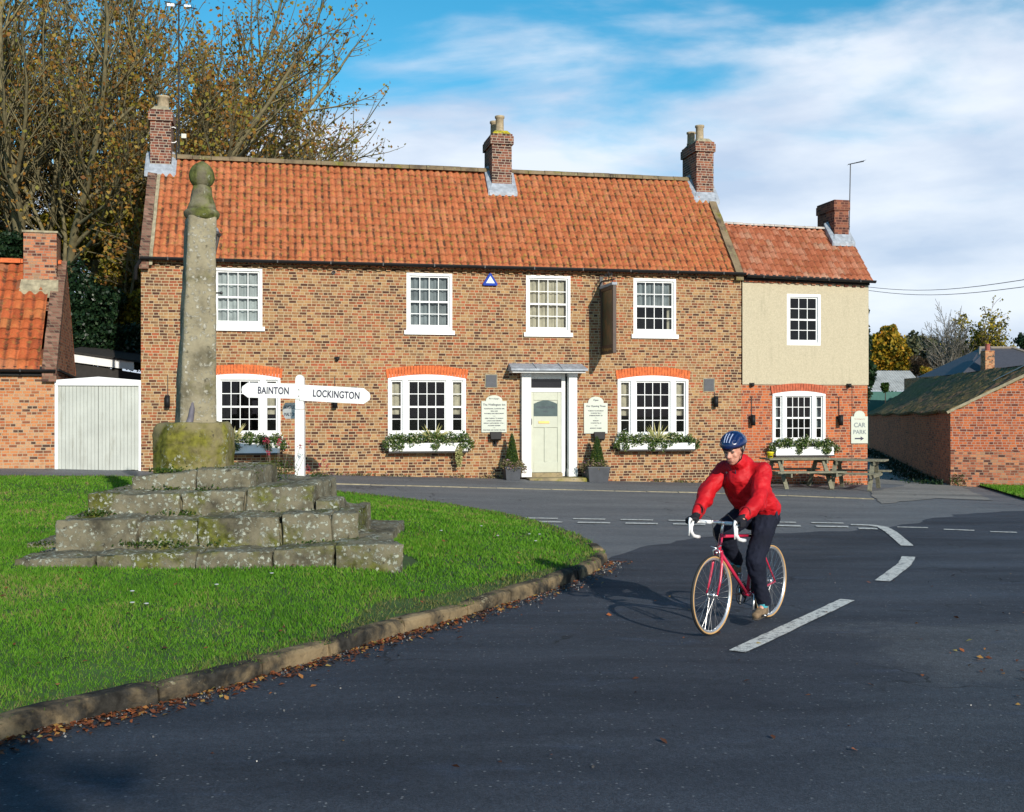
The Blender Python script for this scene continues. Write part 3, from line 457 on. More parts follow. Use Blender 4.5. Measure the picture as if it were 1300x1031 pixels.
# ---- grass blades
STEPS_OUT = [(-5.12, 11.95), (-1.2, 11.9), (-1.0, 12.6), (-1.9, 14.6), (-2.6, 16.1), (-5.5, 16.2)]
def grass():
    xs = np.array(GREEN)[:, 0]; ys = np.array(GREEN)[:, 1]; out = []
    for (y0, y1, dens, hh, wd) in ((5.0, 8.5, 4200, .030, .0042), (8.5, 11.5, 3000, .033, .0055), (11.5, 15, 1900, .036, .008), (15, 27, 900, .036, .013)):
        x0 = max(xs.min(), -y1 * .47 - .4); x1 = xs.max(); n = int((x1 - x0) * (y1 - y0) * dens); X = RNG.uniform(x0, x1, n); Y = RNG.uniform(y0, y1, n)
        k = inside(GREEN, X, Y) & (X > -.47 * Y - .4) & ~inside(STEPS_OUT, X, Y); X = X[k]; Y = Y[k]
        pn = np.array([mn.noise(Vector((a * 1.1, b * 1.1, 0))) for a, b in zip(X[::40], Y[::40])]); pn = np.repeat(pn, 40)[:len(X)] if len(X) else pn
        d = edist(X, Y); k = RNG.random(len(X)) < np.clip(.35 + d * 3, 0, 1); X = X[k]; Y = Y[k]; d = d[k]
        out.append((X, Y, np.full(len(X), hh) * RNG.uniform(.55, 1.5, len(X)) * (1 + .25 * np.sin(X * 3.1 + 1.7 * Y) * np.sin(Y * 2.3 - X)), np.full(len(X), wd)))
    X, Y, H, W_ = [np.concatenate(c) for c in zip(*out)]
    soil = inside([(p.x, p.y) for p in [G(*q, .12) for q in ((455, 803), (430, 797), (480, 768), (560, 755), (640, 735), (725, 716), (738, 722), (640, 752), (570, 772), (520, 787))]], X, Y)
    dd = edist(X, Y); dry = (soil & (RNG.random(len(X)) < .9)) | ((dd < .3) & (RNG.random(len(X)) < .5)) | (RNG.random(len(X)) < .06); keep = ~(soil & (RNG.random(len(X)) < .45))
    for nm, sel, mt in (('grass', ~dry & keep, 'blade'), ('dry_grass', dry & keep, 'blade_dry')):
        x = X[sel]; y = Y[sel]; h = H[sel]; w_ = W_[sel]; n = len(x); z = zg(x, y) - .004; a = RNG.uniform(0, 6.283, n); lx = RNG.normal(0, .45, n) * h; ly = RNG.normal(0, .45, n) * h
        V = np.stack([np.stack([x - np.cos(a) * w_, y - np.sin(a) * w_, z], 1), np.stack([x + np.cos(a) * w_, y + np.sin(a) * w_, z], 1), np.stack([x + lx, y + ly, z + h], 1)], 1)
        tag(fast(nm, V, np.arange(3 * n).reshape(n, 3), mt), kind='stuff', label=None)
        print(nm, n)
grass()
# grass verge on the right beside the barn, and weeds
vp = [(p.x, p.y) for p in [G(*q) for q in ((1240, 617), (1300, 635), (1420, 660))]] + [(16.5, 30.2), (12.75, 30.75)]
sheet('grass_verge', vp, lambda x, y: zt(x, y) + .05, 'turf', .5)
def tufts(name, fn, n, hh, wd, mat, kind='stuff'):
    P = np.array([fn() for _ in range(n)]); h = hh * RNG.uniform(.5, 1.5, n); a = RNG.uniform(0, 6.28, n); lx = RNG.normal(0, .4, n) * h; ly = RNG.normal(0, .4, n) * h
    x, y, z = P.T
    V = np.stack([np.stack([x - np.cos(a) * wd, y - np.sin(a) * wd, z], 1), np.stack([x + np.cos(a) * wd, y + np.sin(a) * wd, z], 1), np.stack([x + lx, y + ly, z + h], 1)], 1)
    return tag(fast(name, V, np.arange(3 * n).reshape(n, 3), mat), kind=kind)
def vpt():
    while 1:
        x = RNG.uniform(11.5, 16.5); y = RNG.uniform(24, 31)
        if inside(vp, np.array([x]), np.array([y]))[0]: return (x, y, float(zt(x, y)) + .05)
tufts('verge_grass', vpt, 16000, .05, .012, 'blade')
# fallen leaves and grit along the kerb, a few on the green and the road
def litter():
    P = [Vector((p.x, p.y, 0)) for p in front]; C = []; D = []
    for _ in range(3000):
        i = RNG.integers(0, len(P) - 1); a, b = P[i], P[i + 1]; d = (b - a); n = Vector((d.y, -d.x, 0)).normalized(); p = a.lerp(b, RNG.random()); u = abs(RNG.normal(0, .12)) + .02
        q = p + n * u; (C if RNG.random() < .42 * (1.6 - min(1, max(0, (q.x + .5)))) else D).append((q.x, q.y, .012 + RNG.random() * .012))
    for _ in range(260): x = RNG.uniform(-3, 6); y = RNG.uniform(6, 14); (C if RNG.random() < .35 else D).append((x, y, .016))
    C = [c for c in C if not inside(GREEN, np.array([c[0]]), np.array([c[1]]))[0]]
    for _ in range(300): p = (RNG.normal(4.15, .35), RNG.normal(7.6, .7)); C.append((p[0], p[1], .014))
    E = [c for c in ((RNG.uniform(-5, 1), RNG.uniform(6.5, 15), 0) for _ in range(260)) if inside(GREEN, np.array([c[0]]), np.array([c[1]]))[0] and not inside(STEPS_OUT, np.array([c[0]]), np.array([c[1]]))[0]]
    C += [(a, b, float(zg(a, b)[0]) + .03) for a, b, _ in E]
    C = np.array(C); n = len(C); s = RNG.uniform(.02, .05, (n, 1)); t = RNG.uniform(0, 6.28, n); a = np.stack([np.cos(t), np.sin(t), RNG.normal(0, .25, n)], 1); b = np.stack([-np.sin(t), np.cos(t), RNG.normal(0, .25, n)], 1)
    V = np.stack([C - a * s * .6, C + b * s * .4 + [0, 0, .006], C + a * s * .6, C - b * s * .4 + [0, 0, .004]], 1); tag(fast('fallen_leaves', V, np.arange(4 * n).reshape(n, 4), 'lf_fall'), kind='stuff')
    D = np.array(D); leaf_o = leaf_cards(D, .016, 'grit', 'lf_grit', None, asp=.9); tag(leaf_o, kind='stuff')
litter()
# daisies
dz_first = None
for (px, py) in ((168, 758), (168, 772), (186, 772), (275, 747), (345, 734), (611, 669), (632, 681), (672, 673), (680, 682), (685, 672), (560, 679), (170, 612)):
    p = G(px, py, .25)
    if dz_first is None:
        dz_first = empty('daisy', label='tiny white daisy in flower on the mown green', cat='daisy', group='daisies on the green'); m = MB(); m.lathe([(.002, .044), (.019, .052), (.021, .055), (.006, .058)], sides=9)
        for k in range(0): t = k * .698; m.add([(.003 * math.cos(t), .003 * math.sin(t), .045), (.013 * math.cos(t + .22), .013 * math.sin(t + .22), .047), (.017 * math.cos(t), .017 * math.sin(t), .048), (.013 * math.cos(t - .22), .013 * math.sin(t - .22), .047)], [(0, 1, 2, 3)])
        m.build('petals', 'lf_wht', dz_first); MB().tube([(0, 0, -.01), (0, 0, .046)], [.0015, .002], 5).build('stem', 'lf_top', dz_first); d_ = dz_first
    else: d_ = copy_tree(dz_first)
    d_.location = (p.x, p.y, float(zg(p.x, p.y)[0]))
# ================================================================== THE STONE CROSS
def rough(mb_list, name, mat, parent, sub=.055, amp=.034, fr=2.6, bev=.016):
    """blocks -> one stone mesh with worn edges and an uneven face"""
    bm = bmesh.new()
    for m_ in mb_list:
        b2 = bmesh.new(); vs = [b2.verts.new(v) for v in m_.v]
        for f in m_.f: b2.faces.new([vs[i] for i in f])
        b2.normal_update(); bmesh.ops.bevel(b2, geom=b2.edges[:], offset=bev, segments=2, affect='EDGES', profile=.6)
        for _ in range(6):
            es = [e for e in b2.edges if e.calc_length() > sub * 1.6]
            if not es: break
            bmesh.ops.subdivide_edges(b2, edges=es, cuts=1, use_grid_fill=True)
        bmesh.ops.triangulate(b2, faces=[f for f in b2.faces if len(f.verts) > 4])
        b2.normal_update(); off = Vector((random.random() * 9,) * 3)
        for v in b2.verts:
            c = v.co; h = mn.noise(c * fr + off) * amp + mn.noise(c * fr * 3.7 + off) * amp * .55 + mn.noise(c * fr * 8) * amp * .35; v.co = c + v.normal * h
        me = bpy.data.meshes.new('t'); b2.to_mesh(me); bm.from_mesh(me); bpy.data.meshes.remove(me); b2.free()
    me = bpy.data.meshes.new(name); bm.to_mesh(me); bm.free(); return link(name, me, mat, parent, True)
def blk(x0, x1, y0, y1, z0, z1, sx=0, t=(0, 0), slope=0):
    """block with a chosen skew of its right side and top heights at left and right"""
    m = MB(); m.hexa([(x0, y0, z0), (x1, y0, z0), (x1 + sx, y1, z0), (x0, y1, z0), (x0, y0 + slope, z1 + t[0]), (x1, y0 + slope, z1 + t[1]), (x1 + sx, y1, z1 + t[1] + .02), (x0, y1, z1 + t[0] + .02)]); return m
cross = empty('market_cross', (-3.8, 13.9, .2), 0, 'tall weathered medieval stone cross shaft with ball top on lichened steps', 'stone cross')
def CB(*a, **k):
    m = blk(*a, **k); m.v = [(x + 3.8, y - 13.9, z - .2) for x, y, z in m.v]; return m
t1 = [CB(-5.06, -4.35, 11.85, 13.4, 0, .37, t=(-.03, .01)), CB(-4.33, -3.3, 11.88, 13.2, 0, .39, t=(0, .01)), CB(-3.28, -2.5, 11.86, 13.2, 0, .41, t=(0, .02)), CB(-2.48, -1.86, 11.88, 13.3, 0, .46, t=(-.02, .02)), CB(-1.84, -1.12, 11.86, 12.75, 0, .49, t=(0, .01), sx=-.28),
      CB(-2.4, -1.42, 12.76, 14.1, 0, .48, sx=-.5), CB(-5.7, -4.4, 13.42, 15.0, 0, .33), CB(-5.6, -2.4, 15.0, 16.0, 0, .42)]
t1.append(CB(-5.2, -1.5, 11.95, 15.9, 0, .34))
rough(t1, 'step', 'stone', cross)
t2 = [CB(-4.95, -4.08, 12.36, 13.3, .3, .70, t=(-.01, .01), slope=.03), CB(-4.05, -3.42, 12.4, 13.3, .33, .69, slope=.02), CB(-3.4, -2.52, 12.38, 13.3, .35, .73, t=(0, .02)), CB(-2.5, -1.97, 12.4, 13.3, .38, .76, t=(0, .01)), CB(-1.95, -1.67, 12.42, 13.0, .38, .76, sx=-.1), CB(-2.3, -1.85, 13.0, 14.8, .38, .74, sx=-.3), CB(-5.2, -4.1, 13.3, 15.2, .3, .66)]
t2.append(CB(-4.85, -1.85, 12.46, 14.9, .2, .66))
rough(t2, 'step', 'stone', cross)
t3 = [CB(-4.78, -3.76, 12.88, 13.8, .62, .945, t=(0, .0)), CB(-3.74, -3.02, 12.9, 13.8, .62, .96, t=(-.01, .02)), CB(-3.0, -2.25, 12.9, 13.8, .64, 1.0, t=(.0, .04), slope=.06), CB(-2.9, -2.3, 13.8, 15, .64, 1.0), CB(-4.9, -2.9, 13.82, 15, .6, .93), CB(-2.24, -1.98, 12.95, 13.6, .64, .86, slope=.05)]
t3.append(CB(-4.7, -2.5, 12.98, 14.9, .5, .9))
rough(t3, 'step', 'stone', cross)
t4 = [CB(-4.45, -3.72, 13.36, 14.9, .88, 1.16, t=(-.06, .02), slope=.06), CB(-3.7, -3.06, 13.38, 14.9, .88, 1.2, t=(0, -.02), slope=.02)]
t4.append(CB(-4.35, -3.2, 13.45, 14.8, .8, 1.1))
rough(t4, 'step', 'stone', cross)
def ring8(r, z, cx, cy, ch=.32, rot=0):
    pts = []
    for k in range(8):
        t = R(45 * k + 22.5) + rot; q = r / math.cos(R(22.5)) * (1 if ch is None else 1); pts.append((cx + math.cos(t) * q, cy + math.sin(t) * q, z))
    return pts
m = MB(); lv = [(.40, 1.0), (.455, 1.1), (.465, 1.4), (.455, 1.66), (.42, 1.74)]; V = [p for r_, z in lv for p in ring8(r_, z - .2, -.17, .35)]
m.add(V, [tuple(range(8))[::-1], tuple(32 + k for k in range(8))] + [(i * 8 + k, i * 8 + (k + 1) % 8, i * 8 + 8 + (k + 1) % 8, i * 8 + 8 + k) for i in range(4) for k in range(8)])
rough([m], 'socket_stone', 'mossy', cross, .06, .03, 3.0, .02)
m = MB(); V = []; zs = [1.7, 2.2, 2.9, 3.6, 4.29]; rot = R(25)
cxs = [(.225 - .06 * (z - 1.7) / 2.6, -.15 + .065 * (z - 1.7) / 2.6) for z in zs]
for z, (h, dx) in zip(zs, cxs):
    c = .13 * h
    for (a, b) in ((-h + c, -h), (h - c, -h), (h, -h + c), (h, h - c), (h - c, h), (-h + c, h), (-h, h - c), (-h, -h + c)): V.append((dx + a * math.cos(rot) - b * math.sin(rot), .35 + a * math.sin(rot) + b * math.cos(rot), z - .2))
m.add(V, [tuple(range(8))[::-1], tuple(32 + k for k in range(8))] + [(i * 8 + k, i * 8 + (k + 1) % 8, i * 8 + 8 + (k + 1) % 8, i * 8 + 8 + k) for i in range(4) for k in range(8)])
rough([m], 'shaft', 'shaft', cross, .06, .012, 3.0, .01)
def rlathe(prof, c, name, mat, amp=.012):
    m = MB().lathe(prof, c, 24); o = m.build(name, mat, cross, True)
    for v in o.data.vertices: v.co += Vector((mn.noise(v.co * 9), mn.noise(v.co * 9 + Vector((5, 5, 5))), mn.noise(v.co * 7 + Vector((2, 2, 2))))) * amp
rlathe([(.17, 4.06), (.20, 4.09), (.215, 4.12), (.22, 4.15), (.20, 4.18), (.17, 4.19)], (-.07, .35, 0), 'collar', 'cap')
rlathe([(.19, 4.17), (.18, 4.22), (.155, 4.29), (.135, 4.36), (.125, 4.42), (.115, 4.48)], (-.07, .35, 0), 'finial_base', 'cap', .02)
rlathe([(.04, 4.44)] + [(.158 * math.sin(t), 4.615 - .165 * math.cos(t)) for t in [R(a) for a in range(22, 176, 14)]] + [(.02, 4.79)], (-.07, .35, 0), 'ball', 'cap', .014)
m = MB(); m.tube([(-.13, .145, 1.86), (-.13, .13, 1.72), (-.13, .08, 1.60), (-.125, -.04, 1.50)], [.015, .035, .04, .05], 8); m.build('lead_plug', plain('dark lead', (.12, .11, .13), .6, var=.3), cross, True)
jp = []
for (x0, x1, y, z) in ((-5.1, -1.3, 12.36, .45), (-4.9, -1.8, 12.88, .73), (-4.7, -2.4, 13.36, .96), (-4.4, -3.1, 13.6, 1.17)):
    for _ in range(9):
        cx_ = RNG.uniform(x0, x1); n_ = int(RNG.integers(30, 120)); jp.append(np.stack([RNG.normal(cx_, .09, n_), RNG.normal(y, .025, n_), RNG.normal(z, .02, n_)], 1))
mo = leaf_cards(np.concatenate(jp) - np.array([-3.8, 13.9, .2]), .028, 'joint_moss', 'lf_top', cross, .5, .8); mo['kind'] = 'stuff'
# ================================================================== FINGERPOST
def fingerpost():
    Y = 24.0; b = at(381, 612, Y); t = empty('signpost', (b.x, b.y, b.z - .05), 0, 'white wooden fingerpost with village name arms standing behind the cross', 'signpost'); s = Y / FPX; zb = b.z - .05
    Hh = lambda py: CAMZ - (py - HY) * s - zb
    m = MB(); w_ = .095
    prof = []; zt_ = Hh(476); zs_ = Hh(482)
    m.box(-w_, w_, -w_, w_, 0, Hh(520)); m.build('post', 'white', t, False, .01)
    m = MB(); pr = [(-.088, Hh(519.5)), (.088, Hh(519.5)), (.088, zs_)] + [(.088 * math.cos(R(a)), zs_ + (zt_ - zs_) * math.sin(R(a))) for a in range(15, 180, 15)] + [(-.088, zs_)]
    m.prism(pr, 'y', -.088, .088); m.build('post_head', 'white', t, False, .006)
    def arm(name, x_in, x_out, yc_in, yc_out, hh, words, side):
        L_ = (x_out - x_in) * s; zi = Hh(yc_in); zo = Hh(yc_out); m = MB(); r = hh
        pts = [(0, -hh), (L_ - side * r * .85, -hh), (L_ - side * .1 * r, -hh * .45), (L_, 0), (L_ - side * .1 * r, hh * .45), (L_ - side * r * .85, hh), (0, hh)]
        ang = math.atan2(zo - zi, L_); dz = lambda x: (zo - zi) * x / L_
        pp = [(x + (x_in - 381) * s, zi + z + dz(x)) for x, z in pts]; m.prism(pp if side > 0 else pp[::-1], 'y', -.115, -.089); a = m.build('arm', 'white', t, False, .004)
        xm = (words[1] - 381) * s; M = Matrix.Translation((xm, -.1165, zi + dz(xm - (x_in - 381) * s) - .005)) @ Euler((R(90), -math.atan((zo - zi) / L_), 0)).to_matrix().to_4x4(); text(words[0], words[2], 'textd', a, M @ Matrix.Diagonal((.70, 1, 1, 1)), .0015, spacing=1.05, bold=.005)
        return a
    arm('arm', 381.5, 471, 498.5, 503.5, .168, ('LOCKINGTON', 428, .205), 1)
    arm('arm', 381.3, 308, 497, 495.2, .158, ('BAINTON', 348.5, .205), -1)
    # the third arm points away behind the post to the left
    d = Vector((-.74, .67, 0)).normalized(); a = MB(); o = Vector((-.03, .05, 0)); zc = Hh(521.5); hh = .17; th = Vector((-d.y, d.x, 0)) * -.014
    L2 = .46 
    pts = [(0, -hh), (L2, -hh), (L2 + .09, -.07), (L2 + .09, .07), (L2, hh), (0, hh)]
    V = [o + d * x + Vector((0, 0, zc + z)) - th for x, z in pts] + [o + d * x + Vector((0, 0, zc + z)) + th for x, z in pts]; n = 6
    a.add(V, [tuple(range(n)), tuple(range(n, 2 * n))[::-1]] + [(i, n + i, n + (i + 1) % n, (i + 1) % n) for i in range(n)]); arm3 = a.build('arm', 'white', t)
    X = -d; Z = Vector((0, 0, 1)); Yv = Z.cross(X); base = Matrix(((X.x, 0, -Yv.x, 0), (X.y, 0, -Yv.y, 0), (0, 1, 0, 0), (0, 0, 0, 1)))
    for i, wd in enumerate(('BEVERLEY', 'MALTON')):
        p = o + d * .29 + Vector((0, 0, zc + (.075 if i == 0 else -.08))) - Yv * .017; Mx = base.copy(); Mx.translation = p; text(wd, .098, 'textd', arm3, Mx, .001)
    for z in (503, 495): MB().tube([(-.012, -.114, Hh(z)), (-.012, -.12, Hh(z))], .012, 8).build('bolt', 'iron', t)
fingerpost()
def plantclump(name, px, py, Y, w_, h, nl, nf, lab, leaf='lf_top', fl='lf_red'):
    b = at(px, py, Y); t = empty(name, b, 0, lab, 'plant', 'plants round the fingerpost'); C = clump_points([(0, 0, h * .32, w_, w_ * .7, h * .36)], nl, .2); leaf_cards(C, .05, 'foliage', leaf, t, 1.2, .35)
    st = MB(); F = []
    for _ in range(nf):
        x = RNG.normal(0, w_ * .55); y = RNG.normal(0, w_ * .3); hh = h * RNG.uniform(.6, 1.15); st.tube([(x * .5, y * .5, 0), (x, y, hh)], .004, 4); F += [(x + RNG.normal(0, .022), y + RNG.normal(0, .022), hh + RNG.normal(0, .03)) for _ in range(26)]
    st.build('stem', 'barkp', t); tag(leaf_cards(F, .034, 'flowers', fl, t), kind='stuff')
plantclump('red_valerian', 352, 612, 23.2, .42, .75, 900, 9, 'clump of red valerian flowers left of the fingerpost foot')
plantclump('leafy_clump', 405, 627, 22.6, .30, .62, 1500, 4, 'green leafy clump with few flower stems right of the fingerpost foot')
# ================================================================== LAMP POST behind the cross shaft
def lamp_post():
    Y = 17.2; s = Y / FPX; x = (266 - CX) * s; zb = float(zg(x, Y)[0]); t = empty('street_lamp', (x, Y, zb), 0, 'black street lamp with tapered lantern mostly hidden behind the cross shaft', 'street lamp')
    H = lambda py: CAMZ - (py - HY) * s - zb
    MB().lathe([(.07, 0), (.07, .4), (.04, .5), (.037, 2), (.032, H(338)), (.055, H(336)), (.03, H(334))], sides=12).build('post', 'iron', t, True)
    m = MB().tube([(-.18, 0, H(372)), (.17, 0, H(372))], .013, 6); m.ellipsoid((.175, 0, H(372)), (.025, .025, .025), 8, 6); m.ellipsoid((-.18, 0, H(372)), (.025, .025, .025), 8, 6); m.build('ladder_bar', 'iron', t)
    l = MB().lathe([(.055, H(334)), (.148, H(299))], sides=6); l.build('lantern_glass', 'lampglass', t)
    m = MB()
    for k in range(6):
        a = R(60 * k + 30); m.tube([(.057 * math.cos(a), .057 * math.sin(a), H(334)), (.152 * math.cos(a), .152 * math.sin(a), H(299))], .010, 4)
    m.lathe([(.16, H(300)), (.18, H(298)), (.18, H(296)), (.144, H(294))], sides=6); m.build('lantern_frame', 'iron', t)
    MB().lathe([(.144, H(295)), (.128, H(290)), (.072, H(286)), (.02, H(284)), (.02, H(281))], sides=12).build('cap', 'lead', t, True)
lamp_post()
# ================================================================== THE INN (local frame: x along the front, y into the building)
TH = R(11.9); P0 = (.85, 28.7); cT, sT = math.cos(TH), math.sin(TH)
def FU(px, out=0.0):          # photo column -> distance along the front (out = metres in front of the wall)
    k = (px - CX) / FPX; ox, oy = P0[0] + out * sT, P0[1] - out * cT
    return (k * oy - ox) / (cT - k * sT)
def FZ(px, py, out=0.0):
    u = FU(px, out); Y = P0[1] - out * cT + u * sT; return CAMZ - (py - HY) * Y / FPX
EAVE, HALF, RIDGE = 5.46, 2.37, 8.30
inn = empty('village_inn', (P0[0], P0[1], 0), TH, 'long two storey buff brick village inn with orange pantile roof', 'inn')
annex = empty('inn_annex', (P0[0], P0[1], 0), TH, 'lower end building, cream pebbledash over red brick, pantile roof', 'annex')
UL, UR, UX = FU(179), FU(941), FU(1101.5)
def wall_with_holes(name, u0, u1, z0, z1, holes, mat, parent, depth=.22, y=0.0, arch=None):
    us = sorted({u0, u1, *[h[0] for h in holes], *[h[1] for h in holes]}); zs = sorted({z0, z1, *[h[2] for h in holes], *[h[3] for h in holes]}); m = MB()
    for a, b in zip(us[:-1], us[1:]):
        for c, d in zip(zs[:-1], zs[1:]):
            cu, cz = (a + b) / 2, (c + d) / 2
            if any(h[0] < cu < h[1] and h[2] < cz < h[3] for h in holes): continue
            m.add([(a, y, c), (b, y, c), (b, y, d), (a, y, d)], [(0, 1, 2, 3)])
    for h in holes:
        a, b, c, d = h; m.add([(a, y, c), (a, y, d), (a, y + depth, d), (a, y + depth, c)], [(0, 1, 2, 3)]); m.add([(b, y, c), (b, y, d), (b, y + depth, d), (b, y + depth, c)], [(3, 2, 1, 0)]); m.add([(a, y, d), (b, y, d), (b, y + depth, d), (a, y + depth, d)], [(0, 1, 2, 3)]); m.add([(a, y, c), (b, y, c), (b, y + depth, c), (a, y + depth, c)], [(3, 2, 1, 0)])
    return m.build(name, mat, parent)
def rect(x0, x1, y0, y1):      # pixel rectangle -> (u0, u1, z0, z1)
    xm = (x0 + x1) / 2; return [FU(x0), FU(x1), FZ(xm, y1), FZ(xm, y0)]
UP = [(271, 333, 340.5, 414.5), (516, 574, 347, 419.5), (667.8, 724, 350, 422.3), (804, 858, 353.8, 424.6)]
GR = [(253, 356, 474.5, 554), (492.5, 591.4, 475.5, 553.5), (784, 873.7, 476.8, 555)]
DOOR = (664, 729, 474, 606)
holes = [rect(*r) for r in UP + GR] + [rect(*DOOR)]
dr = holes[-1]
w_ = wall_with_holes('front_wall', UL, UR, -.7, EAVE, holes, 'brick', inn); tag(w_)
m = MB(); D = 2 * HALF
for u, f in ((UL, 1), (UR, -1)): MB().add([(u, 0, -.7), (u, D, -.7), (u, D, EAVE), (u, HALF, RIDGE - .1), (u, 0, EAVE)], [(0, 1, 2, 3, 4)[::-1] if f > 0 else (0, 1, 2, 3, 4)]).build('gable_wall', 'brick', inn)
MB().add([(UL, D, -.7), (UR, D, -.7), (UR, D, EAVE), (UL, D, EAVE)], [(0, 1, 2, 3)]).build('rear_wall', 'brick', inn)
# eaves: dentil course
def dentils(u0, u1, zl, zr, mat, parent):
    m = MB(); n = int((u1 - u0) / .235)
    for i in range(n):
        u = u0 + .03 + i * .235; z = zl + (zr - zl) * (u - u0) / (u1 - u0); m.box(u, u + .11, -.055, -.001, z - .185, z - .115)
    m.box(u0, u1, -.06, -.001, min(zl, zr) - .112, min(zl, zr) - .01); m.build('dentil_course', mat, parent)
dentils(UL + .05, UR - .05, EAVE, EAVE, 'brick', inn)
# ---- sash windows
def sash(r, cols, rows, parent, sill=True, frame=.065, curtain=None, name='window', depth=.03, tri=False, head=0.0, mat='white'):
    u0, u1, z0, z1 = r; y0 = -.012; fr = MB(); yb = depth + .07; bar = .018
    def light(a, b, c, d, nc, nr, yy):   # a glazed light: stiles, meeting rail and glazing bars
        s_ = .038; fr.box(a, a + s_, yy, yy + .04, c, d); fr.box(b - s_, b, yy, yy + .04, c, d); fr.box(a + s_, b - s_, yy, yy + .04, c, c + .07); fr.box(a + s_, b - s_, yy, yy + .04, d - s_, d); zm = (c + d) / 2; fr.box(a + s_, b - s_, yy - .012, yy + .035, zm - .022, zm + .022)
        for i in range(1, nc): x = a + s_ + (b - a - 2 * s_) * i / nc; fr.box(x - bar / 2, x + bar / 2, yy + .004, yy + .03, c + .07, zm - .022); fr.box(x - bar / 2, x + bar / 2, yy + .004, yy + .03, zm + .022, d - s_)
        for lo, hi in ((c + .07, zm - .022), (zm + .022, d - s_)):
            for j in range(1, nr // 2): z = lo + (hi - lo) * j / (nr // 2); fr.box(a + s_, b - s_, yy + .006, yy + .028, z - bar / 2, z + bar / 2)
    f = frame; fr.box(u0, u0 + f, y0, yb, z0, z1); fr.box(u1 - f, u1, y0, yb, z0, z1); fr.box(u0 + f, u1 - f, y0, yb, z1 - f - head, z1); fr.box(u0 + f, u1 - f, y0, yb, z0, z0 + f)
    if tri:
        W_ = u1 - u0; a1 = u0 + W_ * .185; a2 = u0 + W_ * .255; b1 = u1 - W_ * .255; b2 = u1 - W_ * .185
        fr.box(a1, a2, y0, yb, z0 + f, z1 - f - head); fr.box(b1, b2, y0, yb, z0 + f, z1 - f - head)
        light(u0 + f, a1, z0 + f, z1 - f - head, 1, rows, depth); light(a2, b1, z0 + f, z1 - f - head, 4, rows, depth); light(b2, u1 - f, z0 + f, z1 - f - head, 1, rows, depth)
    else: light(u0 + f, u1 - f, z0 + f, z1 - f - head, cols, rows, depth)
    w = fr.build(name, mat, parent)
    MB().add([(u0 + f, depth + .018, z0 + f), (u1 - f, depth + .018, z0 + f), (u1 - f, depth + .018, z1 - f - head), (u0 + f, depth + .018, z1 - f - head)], [(0, 1, 2, 3)]).build('pane', 'glass', w)
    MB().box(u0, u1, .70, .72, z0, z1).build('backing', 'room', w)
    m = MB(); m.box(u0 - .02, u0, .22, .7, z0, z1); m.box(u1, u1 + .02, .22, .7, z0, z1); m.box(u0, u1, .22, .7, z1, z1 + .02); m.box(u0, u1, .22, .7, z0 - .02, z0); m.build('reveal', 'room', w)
    if sill: MB().box(u0 - .06, u1 + .06, -.06, .02, z0 - .11, z0 - .002).build('sill', mat, w, False, .006)
    if curtain:
        for (a, b, c, d, dense, cm) in curtain:
            m = MB(); ua = u0 + (u1 - u0) * a; ub = u0 + (u1 - u0) * b; n = max(6, int((ub - ua) / .025)); V = []
            for i in range(n + 1):
                x = ua + (ub - ua) * i / n; yy = .15 + .022 * math.sin(i * 1.25 + a * 9) * dense + .01 * math.sin(i * .5); V += [(x, yy, z0 + (z1 - z0) * c), (x, yy, z0 + (z1 - z0) * d)]
            m.add(V, [(2 * i, 2 * i + 2, 2 * i + 3, 2 * i + 1) for i in range(n)]); m.build('curtain', cm, w, True)
    return w
MT['net'] = plain('grey net', (.22, .24, .25), .9, var=.35, scale=3)
sash(rect(*UP[0]), 4, 4, inn, curtain=[(0, 1, 0, 1, 1, plain('pale net', (.40, .42, .42), .9, var=.25, scale=3)), (.0, .12, 0, 1, 1, 'curtain'), (.86, 1, 0, 1, 1, 'curtain')])
sash(rect(*UP[1]), 4, 4, inn, curtain=[(0, 1, 0, 1, 1, 'net')])
sash(rect(*UP[2]), 4, 4, inn, curtain=[(0, 1, 0, 1, 1, 'drape')])
sash(rect(*UP[3]), 4, 4, inn, curtain=[(.84, 1, 0, 1, 1, 'drape'), (0, 1, .5, 1, 1, 'net')])
def soldier(r, parent, top, rise, hgt, mat='soldier', proud=-.026):
    u0, u1, z0, z1 = r; a, b = u0 - .03, u1 + .03; n = int((b - a) / .073); m = MB()
    for i in range(n):
        x0 = a + (b - a) * i / n + .004; x1 = a + (b - a) * (i + 1) / n - .004; f = lambda x: rise * (1 - (2 * (x - a) / (b - a) - 1) ** 2); c = lambda x: z1 + f(x) - rise
        k = (x0 + x1 - a - b) / (b - a) * .03
        m.hexa([(x0, proud, c(x0)), (x1, proud, c(x1)), (x1, .05, c(x1)), (x0, .05, c(x0)), (x0 + k, proud, c(x0) + hgt), (x1 + k, proud, c(x1) + hgt), (x1 + k, .05, c(x1) + hgt), (x0 + k, .05, c(x0) + hgt)])
    m.build('brick_arch', mat, parent); m2 = MB()
    n = 20; V = []
    for i in range(n + 1):
        x = a + .035 + (b - a - .07) * i / n; q = rise * (1 - (2 * (x - a) / (b - a) - 1) ** 2); V += [(x, proud + .008, z1 - .02), (x, proud + .008, z1 + q + .004 - rise)]
GH = .10
for r_ in GR:
    r = rect(*r_); sash(r, 4, 4, inn, sill=True, tri=True, head=.08, curtain=[(.06, .17, .35, 1, 1, 'drape'), (.84, .95, .35, 1, 1, 'drape')]); soldier(r, inn, 0, .10, .22)
